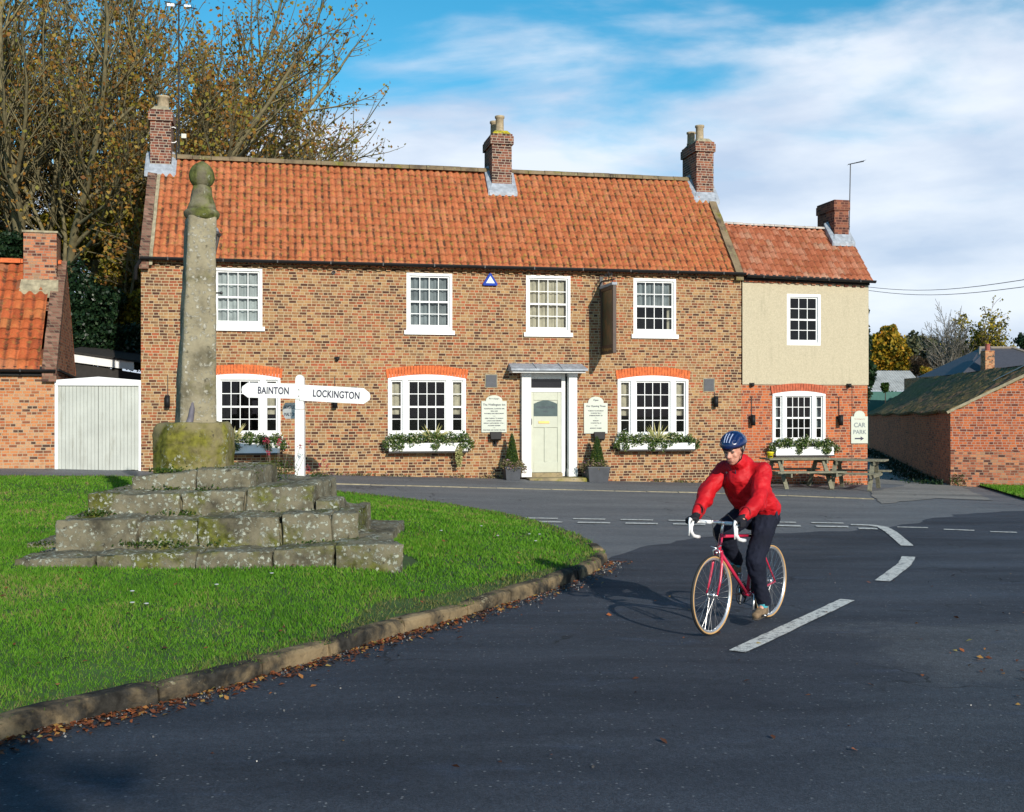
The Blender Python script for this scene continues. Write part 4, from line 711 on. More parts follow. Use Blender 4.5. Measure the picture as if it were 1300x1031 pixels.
# spandrel of the window head under each arch is hidden by a curved white head board
def headboard(r, parent, rise=.10):
    u0, u1, z0, z1 = r; n = 16; m = MB(); pr = [(u0, z1 - .13)] + [(u1, z1 - .13)] + [(u1 + (u0 - u1) * i / n, z1 - .002 - rise + rise * (1 - (2 * i / n - 1) ** 2)) for i in range(n + 1)]
    m.prism(pr[::-1], 'y', -.022, -.0135); m.build('window_head', 'white', parent)
for r_ in GR: headboard(rect(*r_), inn)
# ---- door, surround, canopy, step
u0, u1, z0, z1 = dr; zd0 = FZ(697, 605); dl, d_r = FU(673.5), FU(713.5); zt0, zt1 = FZ(693, 498), FZ(693, 600)
# note: zt0 is the top of the leaf, zt1 its foot
door = MB().box(dl, d_r, .10, .145, zt1, zt0); door = door.build('door', 'cream', inn)
m = MB(); W_ = d_r - dl; Hh = zt0 - zt1
for (a, b, c, d) in ((.0, .12, 0, 1), (.88, 1, 0, 1), (.12, .88, .90, 1), (.12, .88, 0, .13), (.12, .88, .56, .70), (.46, .54, .13, .56)): m.box(dl + W_ * a, dl + W_ * b, .078, .0995, zt1 + Hh * c + .001, zt1 + Hh * d - .001)
m.build('door_stiles', 'cream', door, False, .006)
m = MB(); a, b, c, d = dl + W_ * .12, dl + W_ * .88, zt1 + Hh * .70, zt1 + Hh * .90; n = 12
m.prism([(a, c), (b, c)] + [(b + (a - b) * i / n, d - .09 + .09 * math.sin(math.pi * i / n)) for i in range(n + 1)], 'y', .0885, .0995); dg = m.build('door_glass', 'frost', door)
text('WELLINGTON', .075, 'textd', dg, Matrix.Translation(((a + b) / 2, .0875, (c + d) / 2 + .02)) @ Euler((R(90), 0, 0)).to_matrix().to_4x4(), .0005); text('INN', .06, 'textd', dg, Matrix.Translation(((a + b) / 2, .0875, (c + d) / 2 - .085)) @ Euler((R(90), 0, 0)).to_matrix().to_4x4(), .0005)
m = MB(); x = dl + W_ * .42; z = zt1 + Hh * .625; m.box(x - .12, x + .16, .066, .0775, z - .03, z + .03); m.build('letterbox', 'brass', door, False, .004)
m = MB(); m.tube([(dl + .035, .07, z + .09), (dl + .035, .04, z + .06), (dl + .035, .04, z - .03), (dl + .035, .07, z - .06)], .012, 6); m.build('handle', 'iron', door)
m = MB(); pil_l = (FU(661), FU(672.8)); pil_r = (FU(720.6), FU(731)); zc = FZ(697, 474)
fr = MB(); fr.box(dl - .05, dl - .002, .06, .15, zd0, zc); fr.box(d_r + .002, d_r + .10, .06, .15, zd0, zc); fr.box(dl, d_r, .06, .15, zt0 + .004, zt0 + .11); fr.box(dl, d_r, .06, .15, FZ(693, 481), zc); door_frame = fr.build('door_frame', 'white', inn, False, .004)
MB().box(dl, d_r, .11, .12, zt0 + .11, FZ(693, 481)).build('fanlight', plain('fanlight glass', (.01, .01, .012), .05), door_frame)
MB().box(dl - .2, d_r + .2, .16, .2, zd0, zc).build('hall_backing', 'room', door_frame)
for (a, b) in (pil_l, pil_r):
    m = MB(); m.box(a, b, -.14, .06, zd0 + .20, zc - .08); m.box(a - .012, b + .012, -.155, .06, zd0, zd0 + .198); m.box(a - .012, b + .012, -.155, .06, zc - .078, zc); m.build('pilaster', 'white', inn, False, .006)
    m = MB(); m.box(a + .055, b - .055, -.146, -.1405, zd0 + .26, zc - .14); m.build('pilaster_panel', 'white', inn)
ca, cb = FU(649, .5), FU(747, .5)
MB().box(ca + .05, cb - .05, -.42, .0, zc, zc + .045).build('canopy_soffit', 'white', inn, False, .006)
m = MB(); zc2 = zc + .046; m.hexa([(ca, -.50, zc2), (cb, -.50, zc2), (cb, -.001, zc2), (ca, -.001, zc2), (ca, -.50, zc2 + .05), (cb, -.50, zc2 + .05), (cb - .04, -.001, zc2 + .20), (ca + .04, -.001, zc2 + .20)])
for i in range(1, 3): x = ca + (cb - ca) * i / 3; m.tube([(x, -.505, zc2 + .055), (x, -.01, zc2 + .205)], .02, 6)
m.build('canopy', 'lead', inn, False, .012)
MB().box(dl - .01, d_r + .01, -.03, .15, zd0 - .04, zt1 - .004).build('door_step', 'step', inn, False, .012)
MB().box(FU(666), FU(740), -.55, -.001, -.2, zd0 - .01).build('door_step', 'step', inn, False, .03)
# ---- annex walls
zsplit = FZ(1020, 488.5); AE0, AE1 = EAVE - .04, FZ(1101, 359)
r5 = rect(998.8, 1041.5, 373.5, 438.5); r4 = rect(980.6, 1047.8, 496.4, 562)
wall_with_holes('red_brick_wall', UR + .004, UX, -.8, zsplit, [r4], 'redbrick', annex, y=.012)
wall_with_holes('pebbledash_wall', UR + .03, UX + .02, zsplit + .001, AE0, [r5], 'render', annex, y=-.012)
m = MB(); AD = 2.7
m.add([(UX, .0125, -.8), (UX, AD, -.8), (UX, AD, AE0 - .1), (UX, 1.35, 6.9), (UX, .0125, AE0 - .1)], [(0, 1, 2, 3, 4)]); m.add([(UR, AD, -.8), (UX, AD, -.8), (UX, AD, AE0), (UR, AD, AE0)], [(0, 3, 2, 1)]); m.build('side_wall', 'redbrick', annex)
MB().add([(UX + .021, -.012, zsplit), (UX + .021, AD, zsplit), (UX + .021, AD, AE0 - .05), (UX + .021, 1.35, 6.85), (UX + .021, -.012, AE0 - .05)], [(0, 1, 2, 3, 4)]).build('side_render', 'render', annex)
dentils(UR + .06, UX - .02, AE0 - .01, AE1 + .05, 'redbrick', annex)
sash(r5, 3, 4, annex, sill=False, frame=.075, curtain=None); sash(r4, 4, 4, annex, sill=True, tri=True, head=.06, curtain=[(.06, .17, .3, 1, 1, 'net'), (.83, .95, .3, 1, 1, 'net')]); soldier(r4, annex, 0, .08, .20, plain('red soldier brick', (.42, .10, .045), .85, var=.3, scale=13), -.026); headboard(r4, annex, .08)
MB().box(UX - .46, UX - .44, 0.005, .0115, -.7, zsplit).build('quoin_joint', 'darkbrick', annex)
# ---- roofs
def pantiles(name, Wd, Ls, mat, parent, M, cw=.175, rl=.255, jit=.006, sag=.02):
    nc = int(round(Wd / cw)); nr = int(math.ceil(Ls / rl)); per = 6; rr = random.Random(3); V = []; F = []; nx = nc * per + 1
    prof = [.0, .030, .044, .034, .0, -.016]
    jj = {}
    for r_ in range(nr):
        y0 = r_ * rl; y1 = min(Ls, (r_ + 1) * rl)
        for e, (y, lift) in enumerate(((y0 - .016, .028), (y1, .0))):
            for i in range(nx):
                c = min(nc - 1, i // per); key = (r_, c)
                if key not in jj: jj[key] = (rr.uniform(-jit, jit), rr.uniform(-jit, jit), rr.uniform(-.012, .008))
                a, b, d = jj[key]; x = i * cw / per; sg = -sag * math.sin(math.pi * x / Wd) * 2 + .014 * math.sin(x * 1.7) * math.sin(y * 1.3)
                V.append((x, y + (d if e == 0 else 0), prof[i % per] + lift + a + sg))
        b = r_ * 2 * nx
        for i in range(nx - 1): F.append((b + i, b + i + 1, b + nx + i + 1, b + nx + i))
        if r_:
            p = (r_ - 1) * 2 * nx + nx
            for i in range(nx - 1): F.append((p + i, p + i + 1, b + i + 1, b + i))
    for i in range(nx - 1): pass
    o = fast(name, V, F, mat, parent); o.matrix_local = M
    s_ = o.modifiers.new('thick', 'SOLIDIFY'); s_.thickness = .014; s_.offset = -1
    return o
def roof_plane(u0, u1, y_e, z_e, y_r, z_r, z_e2=None):
    """matrix whose x runs along the eave and y up the slope"""
    X = Vector((u1 - u0, 0, (z_e2 - z_e) if z_e2 is not None else 0)); W_ = X.length; X.normalize(); Yv = Vector((0, y_r - y_e, z_r - z_e)); Yv = (Yv - X * Yv.dot(X)); Ls = Yv.length; Yv.normalize(); Zv = X.cross(Yv)
    return Matrix(((X.x, Yv.x, Zv.x, u0), (X.y, Yv.y, Zv.y, y_e), (X.z, Yv.z, Zv.z, z_e), (0, 0, 0, 1))), W_, Ls
ov = .16; sl = (RIDGE - EAVE) / HALF; ze = EAVE - ov * sl + .10
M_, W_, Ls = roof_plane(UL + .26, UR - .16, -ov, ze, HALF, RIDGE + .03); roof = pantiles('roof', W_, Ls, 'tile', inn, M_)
M_, W_, Ls = roof_plane(UR, UL, D + ov, ze, HALF, RIDGE + .03); M_ = Matrix(((-1, 0, 0, UR), (0, -(HALF + ov) / Ls, 0, D + ov), (0, 0, 1, 0), (0, 0, 0, 1)))
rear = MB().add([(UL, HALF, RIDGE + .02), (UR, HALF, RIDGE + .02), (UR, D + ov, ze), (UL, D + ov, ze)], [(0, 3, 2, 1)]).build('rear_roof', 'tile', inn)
def strip_on_slope(name, ua, ub, mat, parent, lift0, lift1, y0=-ov, y1=HALF, z0=ze, z1=RIDGE, seg=14, rough_=.012):
    m = MB(); V = []
    for i in range(seg + 1):
        t = i / seg; y = y0 + (y1 - y0) * t; z = z0 + (z1 - z0) * t
        for (u, dz) in ((ua, lift0), (ub, lift0), (ub, lift1), (ua, lift1)): V.append((u + random.uniform(-rough_, rough_) * .5, y, z + dz + random.uniform(-rough_, rough_)))
    m.add(V, [(4 * i + a, 4 * i + (a + 1) % 4, 4 * i + 4 + (a + 1) % 4, 4 * i + 4 + a) for i in range(seg) for a in range(4)] + [(3, 2, 1, 0), (4 * seg, 4 * seg + 1, 4 * seg + 2, 4 * seg + 3)]); return m.build(name, mat, parent)
strip_on_slope('gable_coping', UL - .03, UL + .19, 'darkbrick', inn, -.2, .10); strip_on_slope('verge_mortar', UL + .191, UL + .27, 'mortar', inn, -.1, .075)
strip_on_slope('verge_mortar', UR - .20, UR + .0, 'ridge', inn, -.12, .085)
def ridge(u0, u1, y, z, parent, mat='ridge', r=.12, L_=.45, dz=0):
    m = MB(); n = int((u1 - u0) / L_); rr = random.Random(2)
    for i in range(n):
        a = u0 + (u1 - u0) * i / n; b = u0 + (u1 - u0) * (i + 1) / n - .012; q = r + rr.uniform(-.006, .008); V = []
        for x in (a, b):
            zz = z + dz * (x - u0) / (u1 - u0)
            for k in range(9): t = R(-5 + 190 * k / 8); V.append((x, y + q * 1.15 * math.cos(t), zz - .03 + q * math.sin(t)))
        m.add(V, [(k, k + 1, 10 + k, 9 + k) for k in range(8)] + [tuple(range(9))[::-1], tuple(range(9, 18))])
    return m.build('ridge_tiles', mat, parent)
ridge(UL + .1, UR - .1, HALF, RIDGE + .02, inn)
aR = 6.98; ay = 1.35
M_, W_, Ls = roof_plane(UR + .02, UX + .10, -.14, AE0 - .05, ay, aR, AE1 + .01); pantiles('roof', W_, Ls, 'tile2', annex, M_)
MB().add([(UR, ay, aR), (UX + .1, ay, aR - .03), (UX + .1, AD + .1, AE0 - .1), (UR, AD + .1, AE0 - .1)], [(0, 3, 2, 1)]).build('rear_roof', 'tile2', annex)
ridge(UR + .02, UX + .05, ay, aR + .01, annex, plain('pale ridge mortar', (.42, .38, .34), .9, var=.3, scale=9), .06, .3, -.06)
# gutters
def gutter(u0, u1, z0, z1, parent, y=-.23, joints=5):
    m = MB(); V = []; prof = [(y + .062 * math.cos(t), .068 * math.sin(t)) for t in [R(a) for a in range(180, 361, 20)]]; prof = prof + [(p[0] * 1, p[1]) for p in [(y + .05, 0), (y - .05, 0)]]
    n = len(prof)
    for u, z in ((u0, z0), (u1, z1)): V += [(u, a, z + b) for a, b in prof]
    m.add(V, [(k, (k + 1) % n, n + (k + 1) % n, n + k) for k in range(n)] + [tuple(range(n))[::-1], tuple(range(n, 2 * n))]); g = m.build('gutter', 'black', parent)
    mj = MB()
    for i in range(joints): u = u0 + (u1 - u0) * (i + .5) / joints; z = z0 + (z1 - z0) * (i + .5) / joints; mj.box(u - .012, u + .012, y - .062, y + .02, z - .062, z + .012)
    mj.build('gutter_bracket', 'iron', g)
gz = EAVE - .02
m = MB(); m.box(UL + .02, UR - .02, -.19, -.062, EAVE - .07, EAVE + .0); m.build('fascia', 'black', inn)
gutter(UL, UR + .03, gz, gz, inn, joints=12); gutter(UR + .05, UX + .1, AE0 - .03, AE1 + .03, annex, joints=4)
m = MB(); m.hexa([(UR + .05, -.11, AE0 - .14), (UX, -.11, AE1 - .08), (UX, -.062, AE1 - .08), (UR + .05, -.062, AE0 - .14), (UR + .05, -.11, AE0 + .02), (UX, -.11, AE1 + .08), (UX, -.062, AE1 + .08), (UR + .05, -.062, AE0 + .02)]); m.build('fascia', 'black', annex)
m = MB(); m.tube([(UL + .02, -.2, gz - .05), (UL - .1, -.12, gz - .25), (UL - .12, -.04, gz - .5)], .04, 8); m.build('downpipe', 'black', inn)
# ---- chimneys
def chimney(parent, u0, u1, y0, y1, zb, ztp, mat, pots, flash=True, corb=.045, name='chimney', zroof=None, cap='ridge'):
    m = MB(); m.box(u0, u1, y0, y1, zb, ztp - .28); c = m.build(name, mat, parent)
    m = MB(); m.box(u0 - corb, u1 + corb, y0 - corb, y1 + corb, ztp - .28, ztp - .06); m.box(u0 - corb * .4, u1 + corb * .4, y0 - corb * .4, y1 + corb * .4, ztp - .06, ztp); m.build('corbel', mat, c)
    if pots:
        m = MB(); a = .04; m.hexa([(u0 + 0, y0, ztp), (u1, y0, ztp), (u1, y1, ztp), (u0, y1, ztp), (u0 + a * 2.4, y0 + a * 2, ztp + .11), (u1 - a * 2.4, y0 + a * 2, ztp + .11), (u1 - a * 2.4, y1 - a * 2, ztp + .11), (u0 + a * 2.4, y1 - a * 2, ztp + .11)]); m.build('flaunching', 'potmoss' if cap == 'moss' else 'mortar', c, False, .02)
    for (px_, py_, r, h) in pots:
        MB().lathe([(r * .95, 0), (r * .95, h * .1), (r * .86, h * .14), (r * .82, h * .84), (r, h * .88), (r, h), (r * .7, h), (r * .7, h * .8)], (u0 + (u1 - u0) * px_, y0 + (y1 - y0) * py_, ztp + .08), 16).build('chimney_pot', 'pot', c, True)
    if flash and zroof:
        zr = lambda y: zroof(y); m = MB(); e = .10
        m.hexa([(u0 - e, y0 - .16, zr(y0 - .16) - .02), (u1 + e, y0 - .16, zr(y0 - .16) - .02), (u1 + e, y0 - .002, zr(y0) - .02), (u0 - e, y0 - .002, zr(y0) - .02), (u0 - e, y0 - .16, zr(y0 - .16) + .075), (u1 + e, y0 - .16, zr(y0 - .16) + .075), (u1 + .01, y0 - .012, zr(y0) + .16), (u0 - .01, y0 - .012, zr(y0) + .16)])
        for (ua, ub) in ((u0 - .13, u0 - .003), (u1 + .003, u1 + .13)):
            yt = min(y1, HALF if parent is inn else ay); ui, uo = (ub, ua) if ua < u0 else (ua, ub); 
            V = [(uo, y0 - .14, zr(y0 - .14) + .085), (ui, y0 - .14, zr(y0 - .14) + .12), (ui, yt, zr(yt) + .16), (uo, yt, zr(yt) + .085), (uo, y0 - .14, zr(y0) - .2), (ui, y0 - .14, zr(y0) - .2), (ui, yt, zr(yt) - .15), (uo, yt, zr(yt) - .15)]
            m.add(V, [(0, 1, 2, 3), (4, 7, 6, 5), (0, 4, 5, 1), (1, 5, 6, 2), (2, 6, 7, 3), (3, 7, 4, 0)])
        m.build('flashing', 'lead', c, False, .01)
    return c
MT['potmoss'] = stonemat('lichened mortar', base=(.34, .29, .06), moss=(.36, .30, .02), lichen=(.4, .38, .2), mw=.8)
zr_m = lambda y: ze + (RIDGE + .03 - ze) * (y + ov) / (HALF + ov)
zr_a = lambda y: AE0 - .1 + (aR - AE0 + .1) * (y + .14) / (ay + .14)
def oy(px, y): return FU(px, -y)
chimney(inn, oy(191, 2.1), oy(217.5, 2.1), 2.02, 2.85, 6.5, FZ(205, 139, -2.0), 'chibrick', [(.55, .5, .17, .36)], zroof=zr_m, cap='m')
chimney(inn, oy(624.5, 1.9), oy(649.5, 1.9), 1.88, 2.98, 6.5, FZ(637, 170, -1.9), 'chibrick', [(.5, .28, .13, .46), (.42, .74, .13, .44)], zroof=zr_m, cap='moss')
chimney(inn, oy(884, 1.9), oy(905.5, 1.9), 1.88, 2.98, 6.5, FZ(895, 180, -1.9), 'chibrick', [(.42, .28, .13, .43), (.3, .74, .13, .36)], zroof=zr_m, cap='m')
chimney(annex, oy(1059, 1.0), oy(1077, 1.0), .98, 1.98, 5.6, FZ(1067, 254, -1.0), 'chired', [], zroof=zr_a, corb=.03)
# ================================================================== THINGS ON THE FRONT
def wallthing(name, px, py, label, cat, group=None, out=0.0, y=0.0):
    """an Empty on the wall, in world space, turned with the front"""
    u = FU(px, out); z = FZ(px, py, out); t = empty(name, (P0[0] + u * cT + out * sT - y * sT, P0[1] + u * sT - out * cT + y * cT, z), TH, label, cat, group); return t
RX = Euler((R(90), 0, 0)).to_matrix().to_4x4()
def TM(x, y, z): return Matrix.Translation((x, y, z)) @ RX
sc_ = lambda px: (P0[1] + FU(px) * sT) / FPX
def archboard(name, px0, px1, ytop, ysh, ybot, label, cat, y=.0):
    pm = (px0 + px1) / 2; t = wallthing(name, pm, ybot, label, cat); s = sc_(pm); w_ = (FU(px1) - FU(px0)) / 2; H = (ybot - ytop) * s; S = (ybot - ysh) * s; n = 14; r = w_ * .66
    pr = [(-w_, 0), (w_, 0), (w_, S), (r, S)] + [(r * math.cos(math.pi * i / n), S + (H - S) * math.sin(math.pi * i / n) ** .85) for i in range(1, n)] + [(-r, S), (-w_, S)]
    m = MB(); m.prism(pr, 'y', -.035 + y, .0 + y - .002); b = m.build('board', 'board', t, False, .004); return t, b, w_, H, S
def lines(b, w_, rows, mat='textd', y=-.0365):
    for (txt, z, size) in rows: text(txt, size, mat, b, TM(0, y, z), .0006, bold=.0015)
t, b, w_, H, S = archboard('notice_board', 611, 643, 502, 509.3, 549, 'cream arched notice board left of the inn door, headed with the inn name', 'sign')
lines(b, w_, [('Free House', H - .085, .055), ('The Wellington Inn', S - .09, .072), ('TRADITIONAL COUNTRY INN', S - .19, .038), ('REAL ALES', S - .25, .038), ('BAR MEALS AND RESTAURANT', S - .31, .036), ('- o -', S - .37, .04), ('OPEN TUESDAY TO SUNDAY', S - .43, .036), ('LUNCH AND EVENING', S - .49, .036), ('SUNDAY LUNCH SERVED 12 TILL 6', S - .55, .034), ('BOOKING ADVISED', S - .61, .036), ('- o -', S - .66, .04), ('FUNCTIONS AND PARTIES WELCOME', S - .72, .033)])
t, b, w_, H, S = archboard('notice_board', 741, 771, 503.6, 511.7, 550.4, 'cream arched menu board right of the inn door, headed opening hours', 'sign')
lines(b, w_, [('Open', H - .09, .06), ('Our Opening Times', S - .08, .062), ('TUESDAY TO SATURDAY', S - .2, .036), ('12 NOON TILL 3', S - .26, .038), ('EVENINGS FROM 6.30', S - .32, .036), ('- o -', S - .38, .04), ('SUNDAY', S - .45, .038), ('12 NOON TILL 10', S - .51, .036), ('- o -', S - .57, .04), ('MONDAY CLOSED', S - .64, .036)])
t, b, w_, H, S = archboard('car_park_sign', 1080, 1101.3, 521.4, 528.7, 563, 'cream arched CAR PARK sign with arrow on the red brick corner', 'sign', y=.01)
text('CAR', .17, 'textg', b, TM(0, -.0265, S - .235), .0008, bold=.003); text('PARK', .155, 'textg', b, TM(0, -.0265, S - .42), .0008, bold=.003); text('The Wellington Inn', .04, 'textr', b, TM(0, -.0265, S - .07), .0006)
m = MB(); z = S - .59; m.prism([(-.14, z - .018), (.03, z - .018), (.03, z - .055), (.13, z), (.03, z + .055), (.03, z + .018), (-.14, z + .018)], 'y', -.027, -.0255); m.build('arrow', 'textd', b)
fl = None
for (px, py, lab) in ((628, 556, 'small black floodlight below the notice board left of the door'), (759, 556, 'small black floodlight below the menu board right of the door')):
    if fl is None:
        fl = wallthing('floodlight', px, py, lab, 'floodlight', 'black floodlights under the notice boards'); m = MB()
        m.hexa([(-.13, -.20, -.03), (.13, -.20, -.03), (.13, -.12, -.07), (-.13, -.12, -.07), (-.15, -.17, .16), (.15, -.17, .16), (.15, -.10, .13), (-.15, -.10, .13)]); m.build('lamp_head', 'black', fl, False, .01); MB().tube([(0, -.13, .02), (0, -.1, -.12), (0, 0, -.14)], .018, 6).build('bracket', 'black', fl); MB().box(-.05, .05, -.03, -.002, -.2, -.08).build('mount', 'black', fl); q = fl
    else:
        q = copy_tree(fl); z_ = wallthing('x', px, py, '', ''); q.location = z_.location; bpy.data.objects.remove(z_)
    q['label'] = lab
lampg = 'black tube lamps on the inn wall'; first = None
for (px, y0, lab) in ((213, 510, 'black tube wall lamp at the left end of the inn, beside the cross'), (425, 510.5, 'black tube wall lamp just under the LOCKINGTON arm'), (907, 510, 'black tube wall lamp under the grey plate above the cyclist'), (954, 533.5, 'black tube wall lamp left of the red brick annex window'), (1065, 533.5, 'black tube wall lamp between annex window and car park sign')):
    t = wallthing('wall_lamp', px, y0, lab, 'wall lamp', lampg)
    if first is None:
        first = t; MB().lathe([(.055, -.14), (.06, -.14), (.06, .14), (.055, .14)], (0, -.11, 0), 14).build('lamp_tube', 'black', t, True); MB().box(-.03, .03, -.06, -.002, -.05, .05).build('bracket', 'black', t); MB().box(-.008, .008, -.014, -.002, .05, .62).build('conduit', 'cable', t)
    else:
        for ch in first.children: c = ch.copy(); COL.objects.link(c); c.parent = t
for (px, py, lab) in ((954, 489, 'small black camera under the pebbledash, left of the annex window'), (1077, 490, 'small black camera under the pebbledash above the car park sign'), (428, 456, 'small black camera on the wall above the LOCKINGTON arm')):
    t = wallthing('security_camera', px, py, lab, 'camera', 'small black cameras on the wall'); MB().ellipsoid((0, -.07, 0), (.05, .05, .045), 10, 7).build('dome', 'black', t, True); MB().box(-.06, .06, -.06, -.002, .02, .06).build('mount', 'black', t)
for (x0, x1, y0, y1, lab) in ((615.4, 631.6, 475, 492.6, 'dark grey vent plate above the left notice board'), (892, 907.5, 480, 497.5, 'dark grey vent plate right of the rightmost inn window')):
    t = wallthing('vent_plate', (x0 + x1) / 2, (y0 + y1) / 2, lab, 'vent', 'dark grey vent plates'); s = sc_(x0); a = (x1 - x0) * s / 2; h = (y1 - y0) * s / 2; MB().box(-a, a, -.015, -.002, -h, h).build('surround', 'mortar', t); m = MB()
    for i in range(9): z = -h + .03 + (2 * h - .06) * i / 9; m.box(-a + .025, a - .025, -.026, -.0155, z, z + (2 * h - .06) / 11)
    m.build('louvre', plain('grey louvre', (.07, .075, .085), .6), t); MB().box(-a + .02, a - .02, -.019, -.0152, -h + .02, h - .02).build('plate', 'planter', t)
t = wallthing('alarm_box', 621.8, 363, 'small blue triangular alarm box under the eaves', 'alarm'); m = MB(); m.prism([(-.17, 0), (.17, 0), (.19, .04), (.02, .31), (-.02, .31), (-.19, .04)], 'y', -.07, -.002); m.build('case', 'blue', t, False, .01); MB().prism([(-.11, .06), (.11, .06), (0, .24)], 'y', -.08, -.071).build('lens', 'pale', t)
t = wallthing('wall_vent', 423.5, 346, 'small round dark pipe hole under the gutter', 'vent'); MB().lathe([(.05, 0), (.05, .03), (.035, .03), (.035, 0)], (0, 0, 0), 12).build('pipe', 'iron', t).matrix_local = RX
# ---- hanging sign
def hanging():
    u = FU(763); t = empty('pub_sign', (P0[0] + u * cT, P0[1] + u * sT, FZ(763, 450) - .02), TH, 'brown framed hanging pub sign with wrought ironwork, square to the wall', 'pub sign'); H = 1.66; a, b = .10, 1.18
    m = MB(); th = .045
    m.box(-th, th, -b, -b + .09, 0, H); m.box(-th, th, -a - .09, -a, 0, H); m.box(-th, th, -b + .09, -a - .09, 0, .22); m.box(-th, th, -b + .09, -a - .09, H - .08, H); m.build('frame', 'signwood', t, False, .006)
    mt, tt, p = newmat('faded sign painting'); tc = N(tt, 'ShaderNodeTexCoord'); L(tt, ramp_out(tt, noise(tt, tc.outputs['Object'], 2.6, 4), [(.3, (.10, .035, .015)), (.5, (.05, .06, .03)), (.62, (.16, .08, .03)), (.8, (.09, .03, .02))]), p.inputs['Base Color']); p.inputs['Roughness'].default_value = .4
    pn = MB().box(-.02, .02, -b + .09, -a - .09, .22, H - .08).build('painted_panel', mt, t)
    for sx in (-1, 1):
        M_ = Matrix.Translation((sx * (th + .001), -(a + b) / 2, .11)) @ Euler((R(90), 0, R(90) * sx)).to_matrix().to_4x4(); text('The Wellington Inn', .105, 'brass', t, M_, .0008)
    m = MB(); m.tube([(0, -.0, H + .20), (0, -b, H + .14)], .02, 6); m.tube([(0, -.25, H), (0, -.25, H + .19)], .012, 5); m.tube([(0, -b + .2, H), (0, -b + .2, H + .15)], .012, 5)
    for c_, r in ((-.35, .09), (-.6, .11), (-.88, .08)): m.tube([(0, c_ + r * math.cos(k), H + .17 + r + r * math.sin(k)) for k in [i * .5 for i in range(11)]], .012, 5)
    m.build('ironwork', 'iron', t); MB().box(-.07, .07, -b, -a, H + .002, H + .07).build('pelmet', 'lead', t, False, .01); MB().box(-.04, .04, -.03, -.002, H - .2, H + .35).build('wall_plate', 'iron', t)
    m = MB(); m.tube([(0, -.09, .3), (0, 0, .3)], .02, 6); m.tube([(0, -.09, H - .3), (0, 0, H - .3)], .02, 6); m.build('stay', 'iron', t)
hanging()
# ---- window boxes
for (x0, x1, yt, yb, lab, sp) in ((296, 355, 562, 575, 'white window box with spiky plant behind the BAINTON arm', -.14), (493, 592, 562, 572.3, 'white window box trailing a long pale spray at its right end', .05), (784, 878, 562, 570, 'white window box with spiky plant between menu board and hanging sign', 0), (980, 1053, 567, 577.5, 'white window box on the red brick annex', None)):
    if x0 == 296: x0 = 268
    t = wallthing('window_box', (x0 + x1) / 2, yb, lab, 'window box', 'planted window boxes'); s = sc_(x0); h = (yb - yt) * s; a = (FU(x1) - FU(x0)) / 2
    m = MB(); m.box(-a, a, -.26, -.24, 0, h); m.box(-a, a, -.03, -.014, 0, h); m.box(-a, -a + .02, -.24, -.03, 0, h); m.box(a - .02, a, -.24, -.03, 0, h); m.box(-a + .02, a - .02, -.24, -.03, 0, .02); m.build('trough', 'white', t, False, .004)
    MB().box(-a + .021, a - .021, -.239, -.031, .03, h - .03).build('soil', 'soil', t); MB().box(-a - .01, a + .01, -.28, -.002, -.035, -.001).build('shelf', 'iron', t)
    cl = []; n = 9
    for i in range(n): x = -a + 2 * a * (i + .5) / n + RNG.normal(0, .05); cl.append((x, -.2, h + .07 + RNG.uniform(-.03, .08), .17, .17, RNG.uniform(.13, .2))); 
    for i in range(4): cl.append((RNG.uniform(-a, a), -.29, h - .08, .12, .05, .12))
    cl += [(-a - .06, -.2, h - .04, .12, .12, .14), (a + .06, -.2, h - .04, .12, .12, .15)]
    C = clump_points(cl, 4600, .15); leaf_cards(C, .06, 'foliage', 'lf_mix', t, .3); C = clump_points(cl, 260, .7); tag(leaf_cards(C, .045, 'flowers', 'lf_wht', t), kind='stuff')
    if x0 == 493: leaf_cards(clump_points([(a - .22, -.29, h - .32, .1, .05, .32)], 330, .1), .06, 'trailing_spray', 'lf_spike', t, -1)
    if sp is not None:
        m = MB()
        for k in range(26):
            th = RNG.uniform(-1.25, 1.25); ph = RNG.uniform(-.6, .6); L_ = RNG.uniform(.35, .62); b0 = Vector((sp * 2, -.2, h)); d = Vector((math.sin(th), math.sin(ph) * .6 - .1, math.cos(th))).normalized(); tip = b0 + d * L_ - Vector((0, 0, .12 * abs(math.sin(th)))); mid = b0 + d * L_ * .55; w2 = .017
            sd_ = d.cross(Vector((0, 1, 0))).normalized() * w2; m.add([b0 - sd_ * .6, b0 + sd_ * .6, mid + sd_, tip, mid - sd_], [(0, 1, 2, 3, 4)])
        m.build('spiky_plant', 'lf_spike', t)
